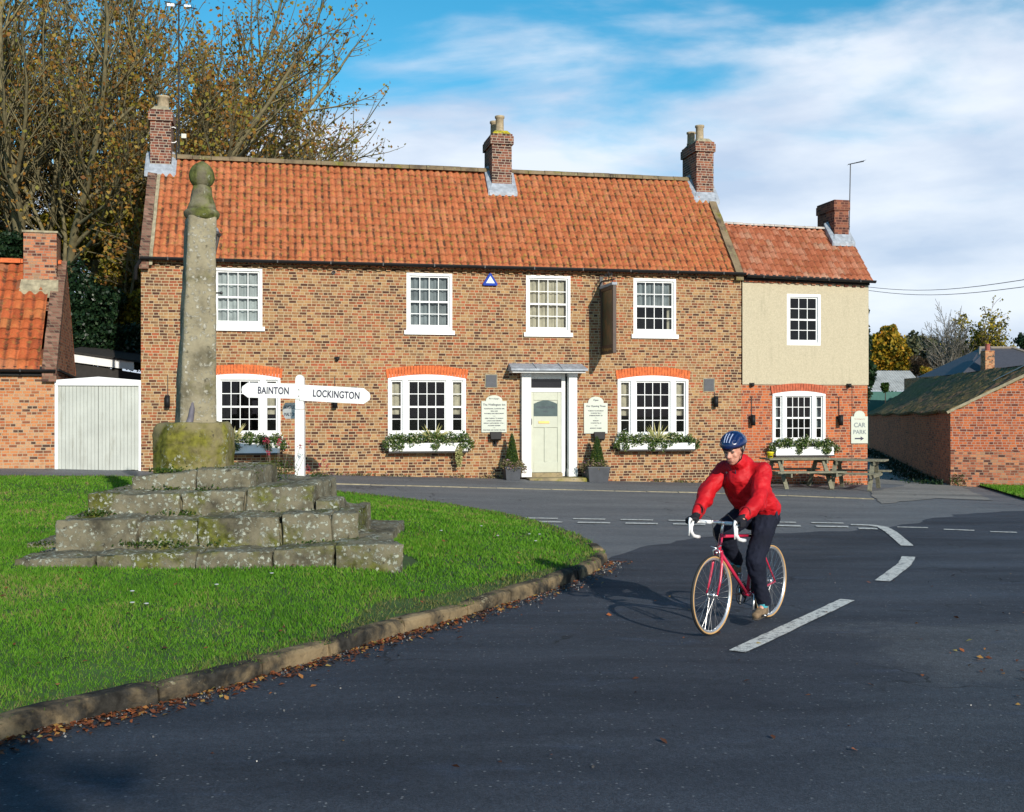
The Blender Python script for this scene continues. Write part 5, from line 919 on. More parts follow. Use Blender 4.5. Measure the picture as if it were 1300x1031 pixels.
# ---- planters by the door
for (x0, x1, yt, yb, ct, cx_, lab, seed) in ((641, 658.5, 592, 611, 549, 650, 'slate planter with cone conifer and cream trailing leaves, left of the door', 1), (742, 771.5, 592, 615, 553, 758, 'slate planter with cone conifer, right of the door, the larger pot', 2)):
    pm = (x0 + x1) / 2; out = .42; t = wallthing('planter', pm, yb, lab, 'planter', 'conifers in pots by the door', out=out); s = (P0[1] + FU(pm) * sT - out) / FPX; t.location.z = CAMZ - (yb - HY) * s; h = (yb - yt) * s; a = max(.2, (x1 - x0) * s / 2 * .96)
    m = MB(); m.hexa([(-a * .84, -a * .84, 0), (a * .84, -a * .84, 0), (a * .84, a * .84, 0), (-a * .84, a * .84, 0), (-a, -a, h - .04), (a, -a, h - .04), (a, a, h - .04), (-a, a, h - .04)]); m.box(-a - .015, a + .015, -a - .015, a + .015, h - .04, h); m.build('pot', 'planter', t, False, .008)
    top = (yb - ct) * s; Rr = .17 if seed == 1 else .19; n = 4200; zz = h + (top - h) * (1 - np.sqrt(RNG.random(n))); f = 1 - (zz - h) / (top - h); r = Rr * (f ** .8 + .06) * RNG.uniform(.75, 1.08, n); th = RNG.uniform(0, 6.283, n); dx = (cx_ - pm) * s
    leaf_cards(np.stack([dx + r * np.cos(th), r * np.sin(th), zz], 1), .034, 'conifer', 'lf_top', t, 1.5, .4); MB().lathe([(Rr * .72, h), (Rr * .4, h + (top - h) * .5), (.02, top - .05)], (dx, 0, 0), 10).build('inner_growth', 'lf_ivy', t)
    leaf_cards(clump_points([(-.16, -.1, h + .05, .17, .15, .15), (.14, -.12, h + .02, .16, .14, .14), (0, -.2, h, .18, .1, .12), (.05, .1, h + .04, .2, .15, .12)] + ([(-.34, -.05, h - .02, .12, .1, .14)] if seed == 2 else [(.26, -.1, h - .05, .12, .1, .14)]), 1000, .2), .055, 'trailing_plants', 'lf_skirt', t, .2)
# ---- aerials
def aerials():
    t = wallthing('aerial_mast', 227, 215, 'tall thin aerial mast beside the left end chimney', 'aerial', out=-2.5); s = (P0[1] + FU(227) * sT + 2.5) / FPX; H = lambda py: (215 - py) * s
    MB().tube([(0, 0, -.4), (0, 0, H(6))], .02, 6).build('mast', 'iron', t); m = MB(); z = H(8)
    m.tube([(-.35, -.1, z + .05), (.45, .1, z - .02)], .014, 5)
    for k in range(7): x = -.3 + k * .11; m.tube([(x, -.22, z), (x, .22, z)], .006, 4)
    m.build('aerial', 'iron', t); MB().box(.14, .30, -.12, -.09, z - .05, z + .0).build('reflector', 'white', t); MB().box(-.28, -.1, -.14, -.11, z - .07, z + .0).build('reflector', 'white', t)
    t = wallthing('loop_aerial', 221, 172, 'small white loop aerial on the left end chimney', 'aerial', out=-2.2); MB().tube([(.13 * math.cos(a) - .02, -.04, .2 * math.sin(a)) for a in [R(60 + i * 25) for i in range(11)]], .014, 6).build('loop', 'white', t); m = MB(); m.tube([(.06, 0, -.62), (.06, 0, .26)], .016, 6); m.tube([(-.08, 0, -.2), (.06, 0, -.2)], .012, 5); m.build('pole', 'iron', t); MB().box(.18, .3, -.03, .03, -.06, .05).build('reflector', 'board', t)
    t = wallthing('tv_aerial', 1078, 290, 'thin television aerial on the annex end chimney', 'aerial', out=-1.3); s = (P0[1] + FU(1078) * sT + 1.3) / FPX; H = lambda py: (290 - py) * s
    MB().tube([(0, 0, -.1), (.04, 0, H(208))], .014, 6).build('mast', 'iron', t); m = MB(); z = H(209); m.tube([(-.05, -.05, z), (.5, .1, z + .14)], .013, 5)
    for k in range(9): x = .0 + k * .058; m.tube([(x, -.1, z + .015 + x * .27), (x, .12, z + .015 + x * .27)], .004, 4)
    m.build('aerial', 'iron', t); m = MB(); m.tube([(-.08, 0, .05), (.02, 0, .05)], .012, 5); m.tube([(-.08, 0, .3), (.02, 0, .3)], .012, 5); m.build('bracket', 'iron', t)
aerials()
wl = []
for _ in range(60):
    u_ = FU(RNG.choice([RNG.uniform(380, 650), RNG.uniform(735, 760), RNG.uniform(775, 940), RNG.uniform(945, 1090)])); n_ = int(RNG.integers(5, 60)); a_ = RNG.normal(u_, .12, n_); o_ = -np.abs(RNG.normal(.03, .03, n_)); X_ = P0[0] + a_ * cT - o_ * sT; Y_ = P0[1] + a_ * sT + o_ * cT; wl.append(np.stack([X_, Y_, zt(X_, Y_) + .01 + np.abs(RNG.normal(0, .035, n_))], 1))
tag(leaf_cards(np.concatenate(wl), .05, 'weeds', 'lf_skirt', None, .8, .6), kind='stuff')
# ================================================================== PICNIC TABLES
def picnic(px, py, Y, rz, L_, lab):
    b = at(px, py, Y); t = empty('picnic_table', (b.x, b.y, float(zt(b.x, b.y)) + .005), rz, lab, 'picnic table', 'weathered picnic tables'); m = MB(); h = .74
    for i in range(5): y = -.36 + i * .148; m.box(-L_ / 2, L_ / 2, y, y + .135, h - .04, h)
    m.build('table_top', 'wood', t, False, .004)
    for s_ in (-1, 1):
        m = MB(); m.box(-L_ / 2, L_ / 2, s_ * .80 - .13, s_ * .80 - .01, .40, .44); m.box(-L_ / 2, L_ / 2, s_ * .80 + .01, s_ * .80 + .13, .40, .44); m.build('seat', 'wood', t, False, .004)
    for x in (-L_ / 2 + .3, L_ / 2 - .3):
        for s_ in (-1, 1): MB().beam((x, s_ * .22, h - .045), (x, s_ * .72, 0), .045, .10, (1, 0, 0)).build('leg', 'wood', t)
        m = MB(); m.box(x + .03, x + .07, -.92, .92, .30, .395); m.box(x + .03, x + .07, -.36, .36, h - .13, h - .045); m.build('crossbar', 'wood', t)
    return t
pt1 = picnic(1013, 622, 28.6, TH + R(-4), 1.75, 'grey wooden picnic table under the annex window, yellow tub on it')
pt2 = picnic(1086, 624, 28.6, TH + R(-38), 1.5, 'grey wooden picnic table at the annex corner by the lane, set askew')
q = pt1.matrix_basis @ Vector((-.76, -.1, .74)); t = empty('yellow_tub', q, 0, 'small yellow tub on the left end of the picnic table', 'tub'); MB().lathe([(.06, 0), (.085, .13), (.092, .135), (.092, .15), (.05, .16)], sides=14).build('tub', 'yellow', t, True); MB().box(-.035, .035, -.088, -.075, .03, .06).build('label', 'black', t)
# ================================================================== COTTAGE ON THE LEFT
CT = R(15); cb = at(72, 598, 26.4); cot = empty('brick_cottage', (cb.x, cb.y, 0), CT, 'low orange brick cottage with pantile roof at the left edge', 'cottage')
zf = cb.z; CEV = 2.92; CH = 1.95; CR = 5.5; CL = -9.0
m = MB(); m.add([(CL, 0, -.2), (0, 0, -.2), (0, 0, CEV), (CL, 0, CEV)], [(0, 1, 2, 3)]); m.build('front_wall', 'cotbrick', cot)
MB().add([(0, 0.002, -.2), (0, 2 * CH, -.2), (0, 2 * CH, CEV), (0, CH, CR - .05), (0, .002, CEV)], [(0, 1, 2, 3, 4)]).build('gable_wall', 'barnbrick', cot)
MB().add([(CL, 2 * CH, -.2), (0, 2 * CH, -.2), (0, 2 * CH, CEV), (CL, 2 * CH, CEV)], [(3, 2, 1, 0)]).build('rear_wall', 'cotbrick', cot)
zce = CEV - .02
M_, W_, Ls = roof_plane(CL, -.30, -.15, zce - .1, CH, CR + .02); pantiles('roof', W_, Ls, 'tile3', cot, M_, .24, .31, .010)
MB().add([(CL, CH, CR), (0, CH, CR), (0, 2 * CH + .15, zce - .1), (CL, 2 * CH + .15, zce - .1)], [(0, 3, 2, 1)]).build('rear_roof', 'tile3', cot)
strip_on_slope('gable_coping', -.30, .01, 'darkbrick', cot, -.25, .09, -.15, CH, zce - .1, CR)
ridge(CL, -.1, CH, CR + .02, cot, 'soldier', .11)
gutter(CL, -.0, CEV - .1, CEV - .1, cot, y=-.2, joints=6)
m = MB(); m.box(CL, -.02, -.1, -.03, CEV - .24, CEV - .03); m.build('fascia', 'black', cot)
sct = 27.9 / FPX; ctop = CAMZ - (297 - HY) * sct
c = MB().box(-.93, -.18, 1.5, 2.3, 4.3, ctop).build('chimney', 'barnbrick', cot); MB().box(-.96, -.15, 1.47, 2.33, ctop + .001, ctop + .05).build('chimney_cap', 'mortar', c); MB().hexa([(-1.02, 1.3, 4.6), (-.1, 1.3, 4.6), (-.1, 1.498, 4.7), (-1.02, 1.498, 4.7), (-1.0, 1.3, 4.78), (-.12, 1.3, 4.78), (-.14, 1.498, 5.05), (-.98, 1.498, 5.05)]).build('flashing', 'mortar', c)
m = MB(); m.beam((.03, .0, CEV - .1), (.03, 2 * CH, CEV - .2), .04, .05); m.build('gable_pipe', 'black', cot)
# ---- garage between cottage and inn
gb = at(125, 599, 26.55); gw = .96; ga = empty('garage', (gb.x, gb.y, gb.z), R(11), 'garage with pale boarded double doors in a white frame', 'garage'); GHt = 2.0
m = MB()
for i in range(22):
    a = -gw + .07 + (2 * gw - .14) * i / 22; b_ = -gw + .07 + (2 * gw - .14) * (i + 1) / 22 - (.006 if i != 10 else .012); m.box(a, b_, .02, .05, .03 + random.uniform(0, .012), GHt + .0)
m.build('door', 'garage', ga); MB().box(-gw + .07, gw - .07, .051, .07, .02, GHt).build('door_backing', 'darkwood', ga)
m = MB(); m.box(-gw, -gw + .068, -.02, .07, 0, GHt + .001); m.box(gw - .068, gw, -.02, .07, 0, GHt + .001); m.prism([(-gw, GHt + .002), (gw, GHt + .002), (gw, GHt + .13), (0, GHt + .21), (-gw, GHt + .13)], 'y', -.03, .07); m.build('frame', 'white', ga, False, .005)
m = MB(); m.box(-gw, -gw + .1, .08, 5, 0, GHt + .1); m.box(gw - .1, gw, .08, 5, 0, GHt + .1); m.box(-gw, gw, 4.9, 5, 0, GHt + .1); m.add([(-gw - .05, .0, GHt + .14), (gw + .05, .0, GHt + .14), (gw + .05, 5, GHt + .1), (-gw - .05, 5, GHt + .1)], [(0, 1, 2, 3)]); m.build('shed', 'darkwood', ga)
# lean-to behind the garage: black weatherboards under a white fascia
lb = at(134, 470, 31.0); le = empty('lean_to', (lb.x, lb.y, 0), R(8), 'black boarded lean-to with white sloping fascia behind the garage', 'outbuilding'); zz = lb.z
m = MB(); m.hexa([(-.95, 0, 1.2), (1.0, 0, 1.2), (1.0, 3, 1.2), (-.95, 3, 1.2), (-.95, 0, zz + .22), (1.0, 0, zz - .1), (1.0, 3, zz - .1), (-.95, 3, zz + .22)]); m.build('weatherboard_wall', 'darkwood', le)
m = MB(); m.hexa([(-.95, -.09, zz + .23), (.75, -.09, zz + .0), (.75, -.03, zz + .0), (-.95, -.03, zz + .23), (-.95, -.09, zz + .47), (.75, -.09, zz + .22), (.75, -.03, zz + .22), (-.95, -.03, zz + .47)]); m.build('fascia', 'white', le)
m = MB(); m.hexa([(-1.0, -.15, zz + .475), (1.2, -.15, zz + .16), (1.2, 3, zz + .5), (-1.0, 3, zz + .82), (-1.0, -.15, zz + .52), (1.2, -.15, zz + .2), (1.2, 3, zz + .55), (-1.0, 3, zz + .87)]); m.build('roof', 'darkwood', le)
# ================================================================== BARN ON THE RIGHT
bn = Vector((11.9, 31.0)); bd = Vector((6.8, 29)).normalized(); bt = math.atan2(-bd.x, bd.y); barn = empty('brick_barn', (bn.x, bn.y, 0), bt, 'low red brick barn with moss covered roof beside the lane', 'barn')
# local: y runs back along the lane wall, x into the barn
BE, BR, BH, BL, zb0 = 1.82, 3.15, 2.5, 29.0, -.5
m = MB(); m.add([(0, 0, zb0), (0, BL, zb0), (0, BL, BE - .2), (0, 0, BE)], [(0, 1, 2, 3)]); m.build('lane_wall', 'lanebrick', barn)
gwm = MB(); gwm.add([(0, 0, zb0), (2 * BH, 0, zb0), (2 * BH, 0, BE), (BH, 0, BR), (0, 0, BE)], [(0, 1, 2, 3, 4)]); gwm.build('gable_wall', brickmat('barn gable brick', REDB, (.46, .34, .26), shift=.03, stain_amt=.45), barn)  # gable end in a redder brick than the courses below
m = MB(); rr = random.Random(4)
m.box(-.0, 2.3, -.03, -.001, zb0, .78)
m.build('lower_gable_courses', 'barnbrick', barn); m = MB(); m.box(-.004, .46, -.05, -.032, zb0, 1.7); 
m = MB(); V = []; ny = 150; nx = 26
def rz(t, y): return (BE + .04 - .2 * y / BL) * (1 - t) + t * (BR + .03 + .30 * (y / BL)) - .10 * math.sin(math.pi * t) * (y / BL) + .03 * math.sin(y * .9)
for j in range(ny + 1):
    for i in range(nx + 1):
        t_ = i / nx; y = -.08 + (BL + .1) * j / ny; V.append((-.12 + (BH + .12) * t_, y, rz(t_, y) + mn.noise(Vector((t_ * 9, y * 3, 0))) * .05 + mn.noise(Vector((t_ * 30, y * 10, 3))) * .03))
m.add(V, [(j * (nx + 1) + i, j * (nx + 1) + i + 1, (j + 1) * (nx + 1) + i + 1, (j + 1) * (nx + 1) + i) for j in range(ny) for i in range(nx)]); o = m.build('roof', 'mossroof', barn, False); sd2 = o.modifiers.new('t', 'SOLIDIFY'); sd2.thickness = .08
rf = o; MB().add([(BH, -.08, BR + .03), (BH, BL, BR + .33), (2 * BH + .1, BL, BE), (2 * BH + .1, -.08, BE)], [(0, 1, 2, 3)]).build('rear_roof', 'mossroof', barn)
def slope_pt(t, y, up=.05): return Vector((-.12 + (BH + .12) * t, y, rz(t, y) + up))
MB().beam((-.1, -.10, BE + .0), (BH, -.10, BR + .0), .05, .07).build('verge', 'mortar', barn)
MB().add([slope_pt(.60, 2.0), slope_pt(.60, 2.35), slope_pt(.97, 2.35), slope_pt(.97, 2.0)], [(0, 1, 2, 3)]).build('pale_patch', 'asb', rf)
P_ = clump_points([( .2, -.05, zb0 + .45, .25, .1, .22)], 260, .2); wd = leaf_cards(P_, .05, 'weeds', 'lf_top', None, .5); wd.matrix_world = barn.matrix_basis; tag(wd, 'small green weeds at the foot of the barn corner', 'weeds')
def strip_weeds():
    P = np.stack([-.18 - np.abs(RNG.normal(0, .35, 9000)), RNG.uniform(0, 24, 9000), np.zeros(9000)], 1); Mx = np.array(barn.matrix_basis.to_3x3()); Q = P @ Mx.T + np.array(barn.location); Q[:, 2] = zt(Q[:, 0], Q[:, 1]) + .02 + np.abs(RNG.normal(0, .05, 9000)); tag(leaf_cards(Q, .09, 'lane_weeds', 'lf_ivy', None, 1, .4), kind='stuff')
strip_weeds()
# ---- grey sheds beyond and the slate house
sb = at(1135, 500, 72); sh = empty('grey_shed', (sb.x, sb.y, 0), R(4), 'pale grey sheet roofed shed beyond the barn', 'shed'); s = 72 / FPX; zt1_ = CAMZ - (470 - HY) * s; zt2_ = CAMZ - (497 - HY) * s
m = MB(); n = 46; V = []
for i in range(n + 1): x = -2.2 + 3.85 * i / n; V += [(x, -1.2, zt2_ + (.03 if i % 2 else 0)), (x, 1.4, zt1_ + (.03 if i % 2 else 0))]
m.add(V, [(2 * i, 2 * i + 2, 2 * i + 3, 2 * i + 1) for i in range(n)]); m.build('roof', 'asb', sh); MB().box(-2.1, 1.6, -1.1, 1.4, 0, zt2_ - .02).build('wall', 'green', sh)
hb = at(1262, 470, 62); ho = empty('slate_house', (hb.x, hb.y, 0), 0, 'dark slate roofed bungalow behind the barn', 'house'); s = 62 / FPX; Z = lambda py: CAMZ - (py - HY) * s; Xp = lambda px: (px - 1262) * s
m = MB(); m.add([(Xp(1215), -1, Z(476)), (Xp(1380), -1, Z(476)), (Xp(1310), 2.5, Z(439)), (Xp(1268), 2.5, Z(439))], [(0, 1, 2, 3)]); m.add([(Xp(1215), -1, Z(476)), (Xp(1268), 2.5, Z(439)), (Xp(1205), 5, Z(476))], [(0, 1, 2)]); o = m.build('roof', 'slate', ho); MB().tube([(Xp(1232), -1.03, Z(478)), (Xp(1268), 2.5, Z(438.5)), (Xp(1310), 2.5, Z(438.5)), (Xp(1380), -1, Z(475))], .09, 6).build('ridge_tiles', plain('pale ridge tiles', (.24, .2, .16), .9), o)
m = MB(); m.add([(Xp(1192), -3, Z(478)), (Xp(1238), -3, Z(478)), (Xp(1258), 0, Z(440)), (Xp(1246), 0, Z(447))], [(0, 1, 2, 3)]); m.build('wing_roof', 'slate', ho); MB().box(Xp(1196), Xp(1360), -.9, 6, 0, Z(477)).build('wall', 'cotbrick', ho)
c = MB().box(Xp(1220), Xp(1231), -3.2, -2.6, Z(480), Z(449)).build('chimney', 'chimpale', ho) if 'chimpale' in MT else MB().box(Xp(1220), Xp(1231), -3.2, -2.6, Z(480), Z(449)).build('chimney', 'cotbrick', ho)
MB().lathe([(.13, 0), (.12, .3), (.14, .32), (.14, .36)], (Xp(1225.5), -2.9, Z(449)), 10).build('chimney_pot', plain('red pot', (.3, .08, .06), .8), c)
# wires
for i, (a, b) in enumerate((((1090, 363, 45), (1320, 352, 30)), ((1090, 367, 45), (1320, 361.5, 30)))):
    A = at(*a); B = at(*b); t = MB().tube([A.lerp(B, k / 12) - Vector((0, 0, .25 * math.sin(math.pi * k / 12))) for k in range(13)], .012, 4).build('overhead_wire', 'cable'); tag(t, ('upper', 'lower')[i] + ' of two overhead wires in the sky right of the annex', 'wire', 'overhead wires')
# ================================================================== TREES
def grow_tree(name, base, label, height, trunk_r, stems, spread, levels, kids, leafmat_, nleaf, leafsize, bark, lean=(0, 0), fork=.15, seed=1, droop=0.0, twig=.012, minup=-.1, group=None, leafbias=None, cat='tree', ratio=(.42, .62)):
    rr = random.Random(seed); br = [[], []]; tips = []
    def branch(p, d, L_, r, lev, lead=False):
        n = 5 if lev == 0 else 4; pts = [p.copy()]; rad = [r]; cur = p.copy(); d = d.normalized(); end_r = max(twig * .5, r * (.45 if lev < levels else .3))
        for i in range(n):
            d = (d + Vector((rr.gauss(0, .10), rr.gauss(0, .10), rr.gauss(0, .06) + (.10 - droop * lev) * (.6 if lev else .2)))).normalized(); cur = cur + d * (L_ / n); pts.append(cur.copy()); rad.append(r + (end_r - r) * (i + 1) / n)
        br[0 if lev <= 1 else 1].append((pts, rad, max(3, 7 - 2 * lev)))
        if lev >= levels: tips.append((pts[-1], pts[-2], pts[-3])); return
        k = kids[lev]
        for j in range(k):
            t = .22 + .78 * (j + rr.random()) / k; q = t * n; i = min(n - 1, int(q)); pos = pts[i].lerp(pts[i + 1], q - i); dd = (pts[i + 1] - pts[i]).normalized(); ax = dd.orthogonal().normalized(); ax.rotate(Matrix.Rotation(rr.uniform(0, 6.283), 3, dd)); ang = R(rr.uniform(20, 48)); nd = dd * math.cos(ang) + ax * math.sin(ang)
            if nd.z < minup: nd.z = minup + abs(nd.z) * .3
            branch(pos, nd, L_ * rr.uniform(*ratio) * (1.15 - .45 * t), max(twig * .5, rad[i] * .55), lev + 1)
        branch(pts[-1], d, L_ * .5, end_r, lev + 1)
    p0 = Vector((0, 0, -.3)); top = Vector((lean[0] * fork, lean[1] * fork, height * fork))
    br[0].append(([p0, p0.lerp(top, .5), top], [trunk_r * 1.25, trunk_r, trunk_r * .9], 10))
    for s_ in range(stems):
        a = 6.283 * s_ / stems + rr.uniform(-.3, .3); tilt = R(rr.uniform(*spread)) if s_ else R(4); d = Vector((math.sin(tilt) * math.cos(a) + lean[0] / height, math.sin(tilt) * math.sin(a) + lean[1] / height, math.cos(tilt))); branch(top - Vector((0, 0, .1)), d, height * (1 - fork) * rr.uniform(.52, .66) * (1.1 if s_ == 0 else 1), trunk_r * rr.uniform(.32, .5), 0)
    t = empty(name, base, 0, label, cat, group)
    for nm, bb in (('trunk', br[0]), ('twigs', br[1])):
        m = MB()
        for pts, rad, sd_ in bb: m.tube(pts, rad, sd_, cap=False)
        if m.v: fast(nm, m.v, m.f, bark, t)
    if nleaf:
        idx = rr.choices(range(len(tips)), k=nleaf); C = np.array([tips[i][0].lerp(tips[i][rr.choice((1, 2))], rr.random()) + Vector((rr.gauss(0, .14), rr.gauss(0, .14), rr.gauss(0, .14))) for i in idx])
        if leafbias is not None: C = C[RNG.random(len(C)) < leafbias(C)]
        leaf_cards(C, leafsize, 'crown', leafmat_, t, 0, .75)
    print(name, len(br[0]) + len(br[1]), len(tips)); return t
# large ash-like trees behind the cottage and the inn
KW = dict(levels=3, kids=(9, 7, 6), leafmat_='lf_aut', leafsize=.13, bark='bark', twig=.016)
grow_tree('autumn_tree', (at(78, 470, 37).x, 37, .3), 'huge many stemmed bare branched tree rising behind the cottage chimney', 18.5, .55, 9, (12, 42), nleaf=22000, fork=.16, seed=3, lean=(.5, 0), **KW)
grow_tree('autumn_tree', (at(-60, 470, 40).x, 40, .3), 'tall thinly leaved tree at the left edge of the photo', 19, .5, 7, (12, 38), nleaf=10000, fork=.2, seed=8, **KW)
grow_tree('autumn_tree', (at(215, 470, 40).x, 40, .3), 'broad russet leaved tree spreading right behind the inn roof', 15.5, .5, 10, (18, 56), nleaf=38000, fork=.2, seed=13, lean=(1.4, 0), **KW)
def bush(name, c, lab, clumps, n, size, mat, trunkh=1.0, bark='barkd', k=9, f=.45, core=True, cat='tree', up=0, group=None, asp=.75):
    t = empty(name, c, 0, lab, cat, group); cl = []
    for q in clumps: cl += subclumps(q, k, f) + [(q[0], q[1], q[2], q[3] * .7, q[4] * .7, q[5] * .7)]
    leaf_cards(clump_points(cl, n, .5), size, 'crown', mat, t, up, asp)
    m = MB(); m.tube([(0, 0, -.4), (.05, 0, trunkh * .5), (0, .05, trunkh + .6)], [.16, .12, .07], 7)
    for q in clumps[:6]: m.tube([(0, 0, trunkh * .7), (q[0], q[1], q[2])], [.07, .02], 5)
    m.build('trunk', bark, t); return t
def PB(px, py, Y): p = at(px, py, Y); return p
p = PB(150, 598, 34.5); s = 34.5 / FPX; f = lambda px, py: ((px - 150) * s, CAMZ - (py - HY) * s - .3)
def CL_(pxs, Y0=0): return [(*((f(a, b)[0], dy, f(a, b)[1])), rx * s, ry * s, rz_ * s) for a, b, dy, rx, ry, rz_ in pxs]
bush('yellow_leaved_tree', (p.x, 34.5, .3), 'low tree with yellow green leaves between cottage and inn', CL_([(165, 290, 0, 38, 36, 30), (120, 300, 1, 40, 30, 26), (150, 340, .5, 40, 30, 34), (165, 395, 0, 22, 20, 28), (185, 250, 0, 30, 26, 18), (60, 285, 2, 40, 30, 24), (100, 255, 2, 40, 30, 20), (20, 270, 2.5, 36, 30, 20), (145, 415, 1, 26, 20, 30), (172, 420, 1.2, 20, 20, 26), (150, 370, 1.5, 34, 20, 30)]), 20000, .13, 'lf_yel', 3.5, 'bark', k=14, f=.38)
bush('ivy_bush', (PB(100, 598, 33.2).x, 33.2, .3), 'dark green ivy mass behind the cottage chimney and garage', [((px - 100) * 33.2 / FPX, dy, CAMZ - (py - HY) * 33.2 / FPX - .3, rx * .023, .9, rz_ * .023) for px, py, dy, rx, rz_ in ((95, 375, 0, 26, 46), (112, 415, .2, 34, 34), (150, 432, .3, 34, 22), (170, 445, .5, 20, 20), (100, 440, 0, 40, 25), (128, 385, .6, 24, 26), (120, 440, .8, 40, 26))], 20000, .11, 'lf_ivy', 2.5, k=10, f=.5, cat='bush')
bush('ivy_bush', (PB(15, 598, 35).x, 35, .3), 'dark evergreen mass above the cottage ridge at the left edge', [((px - 15) * 35 / FPX, dy, CAMZ - (py - HY) * 35 / FPX - .3, rx * .024, .9, rz_ * .024) for px, py, dy, rx, rz_ in ((15, 318, 0, 40, 24), (-25, 320, .2, 34, 34), (10, 370, .3, 50, 40), (-40, 420, 0, 50, 50))], 11000, .12, 'lf_ivy', 3, k=10, f=.5, cat='bush')
# beyond the annex on the right
def far(name, lab, px, Y, cls, n, size, mat, **k):
    s = Y / FPX; b = (px - CX) * s; z0 = float(zt(b, min(Y, 74))); return bush(name, (b, Y, z0), lab, [((a - px) * s, dy * s, CAMZ - (c - HY) * s - z0, rx * s, rx * s, rz_ * s) for a, c, dy, rx, rz_ in cls], n, size, mat, **k)
far('dark_conifer', 'dark evergreen showing past the right corner of the annex', 1093, 44, [(1092, 385, 0, 12, 26), (1094, 430, 0, 14, 36), (1092, 480, 0, 16, 40)], 6000, .16, 'lf_ivy', k=8)
far('golden_tree', 'round golden yellow tree beyond the grey shed', 1133, 88, [(1133, 445, 0, 26, 34), (1120, 455, 0, 18, 26), (1145, 462, 0, 18, 24), (1128, 425, 0, 14, 14)], 12000, .33, 'lf_gold', trunkh=3, k=16, f=.34)
far('grey_green_tree', 'grey green leafy tree right of the golden tree', 1175, 100, [(1160, 440, 0, 18, 18), (1180, 445, 0, 20, 20), (1200, 450, 0, 16, 16)], 4500, .3, 'lf_grey', trunkh=3, k=14, f=.34)
far('brown_hedge', 'brown leafless hedge beyond the moss roofed barn', 1190, 82, [(1170, 462, 0, 14, 12), (1190, 460, 0, 16, 13), (1205, 462, 0, 14, 13), (1165, 470, 3, 10, 10)], 7000, .2, 'lf_brown', trunkh=1, k=10, asp=.2)
far('golden_bush', 'small orange bush behind the grey shed end', 1178, 76, [(1176, 472, 0, 7, 8)], 1200, .2, 'lf_gold', trunkh=1, k=8)
K2 = dict(leafmat_='lf_grey', leafsize=.22, bark='barkg', twig=.03)
grow_tree('bare_tree', ((1208 - CX) * 78 / FPX, 78, .2), 'bare grey branched tree standing against the sky above the barn', 8.2, .17, 5, (8, 30), levels=3, kids=(7, 5, 4), nleaf=0, fork=.35, seed=21, **K2)
grow_tree('bare_tree', ((1178 - CX) * 110 / FPX, 110, .2), 'pale bare crowned tree behind the grey green tree', 8.6, .3, 7, (15, 45), levels=3, kids=(7, 6, 5), nleaf=800, fork=.3, seed=22, **K2)
K3 = dict(leafmat_='lf_yel', leafsize=.2, bark='barkp', twig=.03)
grow_tree('birch_tree', ((1247 - CX) * 80 / FPX, 80, .2), 'slender birch with thin golden leaves above the slate roof', 8.0, .16, 5, (6, 26), levels=3, kids=(7, 5, 4), nleaf=6500, fork=.2, seed=23, droop=.05, **K3)
grow_tree('bare_tree', ((1225 - CX) * 92 / FPX, 92, .2), 'low leaning bare tree left of the birch', 5.2, .14, 4, (10, 40), levels=2, kids=(7, 6), nleaf=500, fork=.25, seed=24, **K2)
far('dark_conifer', 'dark tree at the right edge of the photo above the slate roof', 1306, 75, [(1304, 432, 0, 14, 12), (1310, 450, 0, 16, 18)], 2500, .2, 'lf_ivy', k=8, trunkh=3)
far('ivy_bush', 'small green bush on the grey shed by the annex corner', 1124, 66, [(1124, 493, 0, 6, 7)], 900, .15, 'lf_top', k=6, trunkh=1, cat='bush')
# trees behind the camera, on the sun's side: they shade the near left of the green and the road in front
for i, (x, y, h, r) in enumerate(((3.9, -13.4, 8.4, 2.2),)):
    bush('roadside_tree', (x, y, 0), ('leafy roadside tree behind the camera, opposite the green',)[i], [(0, 0, h, r, r, r * .75), (r * .6, .5, h - .6, r * .6, r * .6, r * .5), (-r * .6, 0, h - .4, r * .6, r * .6, r * .5)], 2600, .26, 'lf_yel', 3, k=10, f=.4)
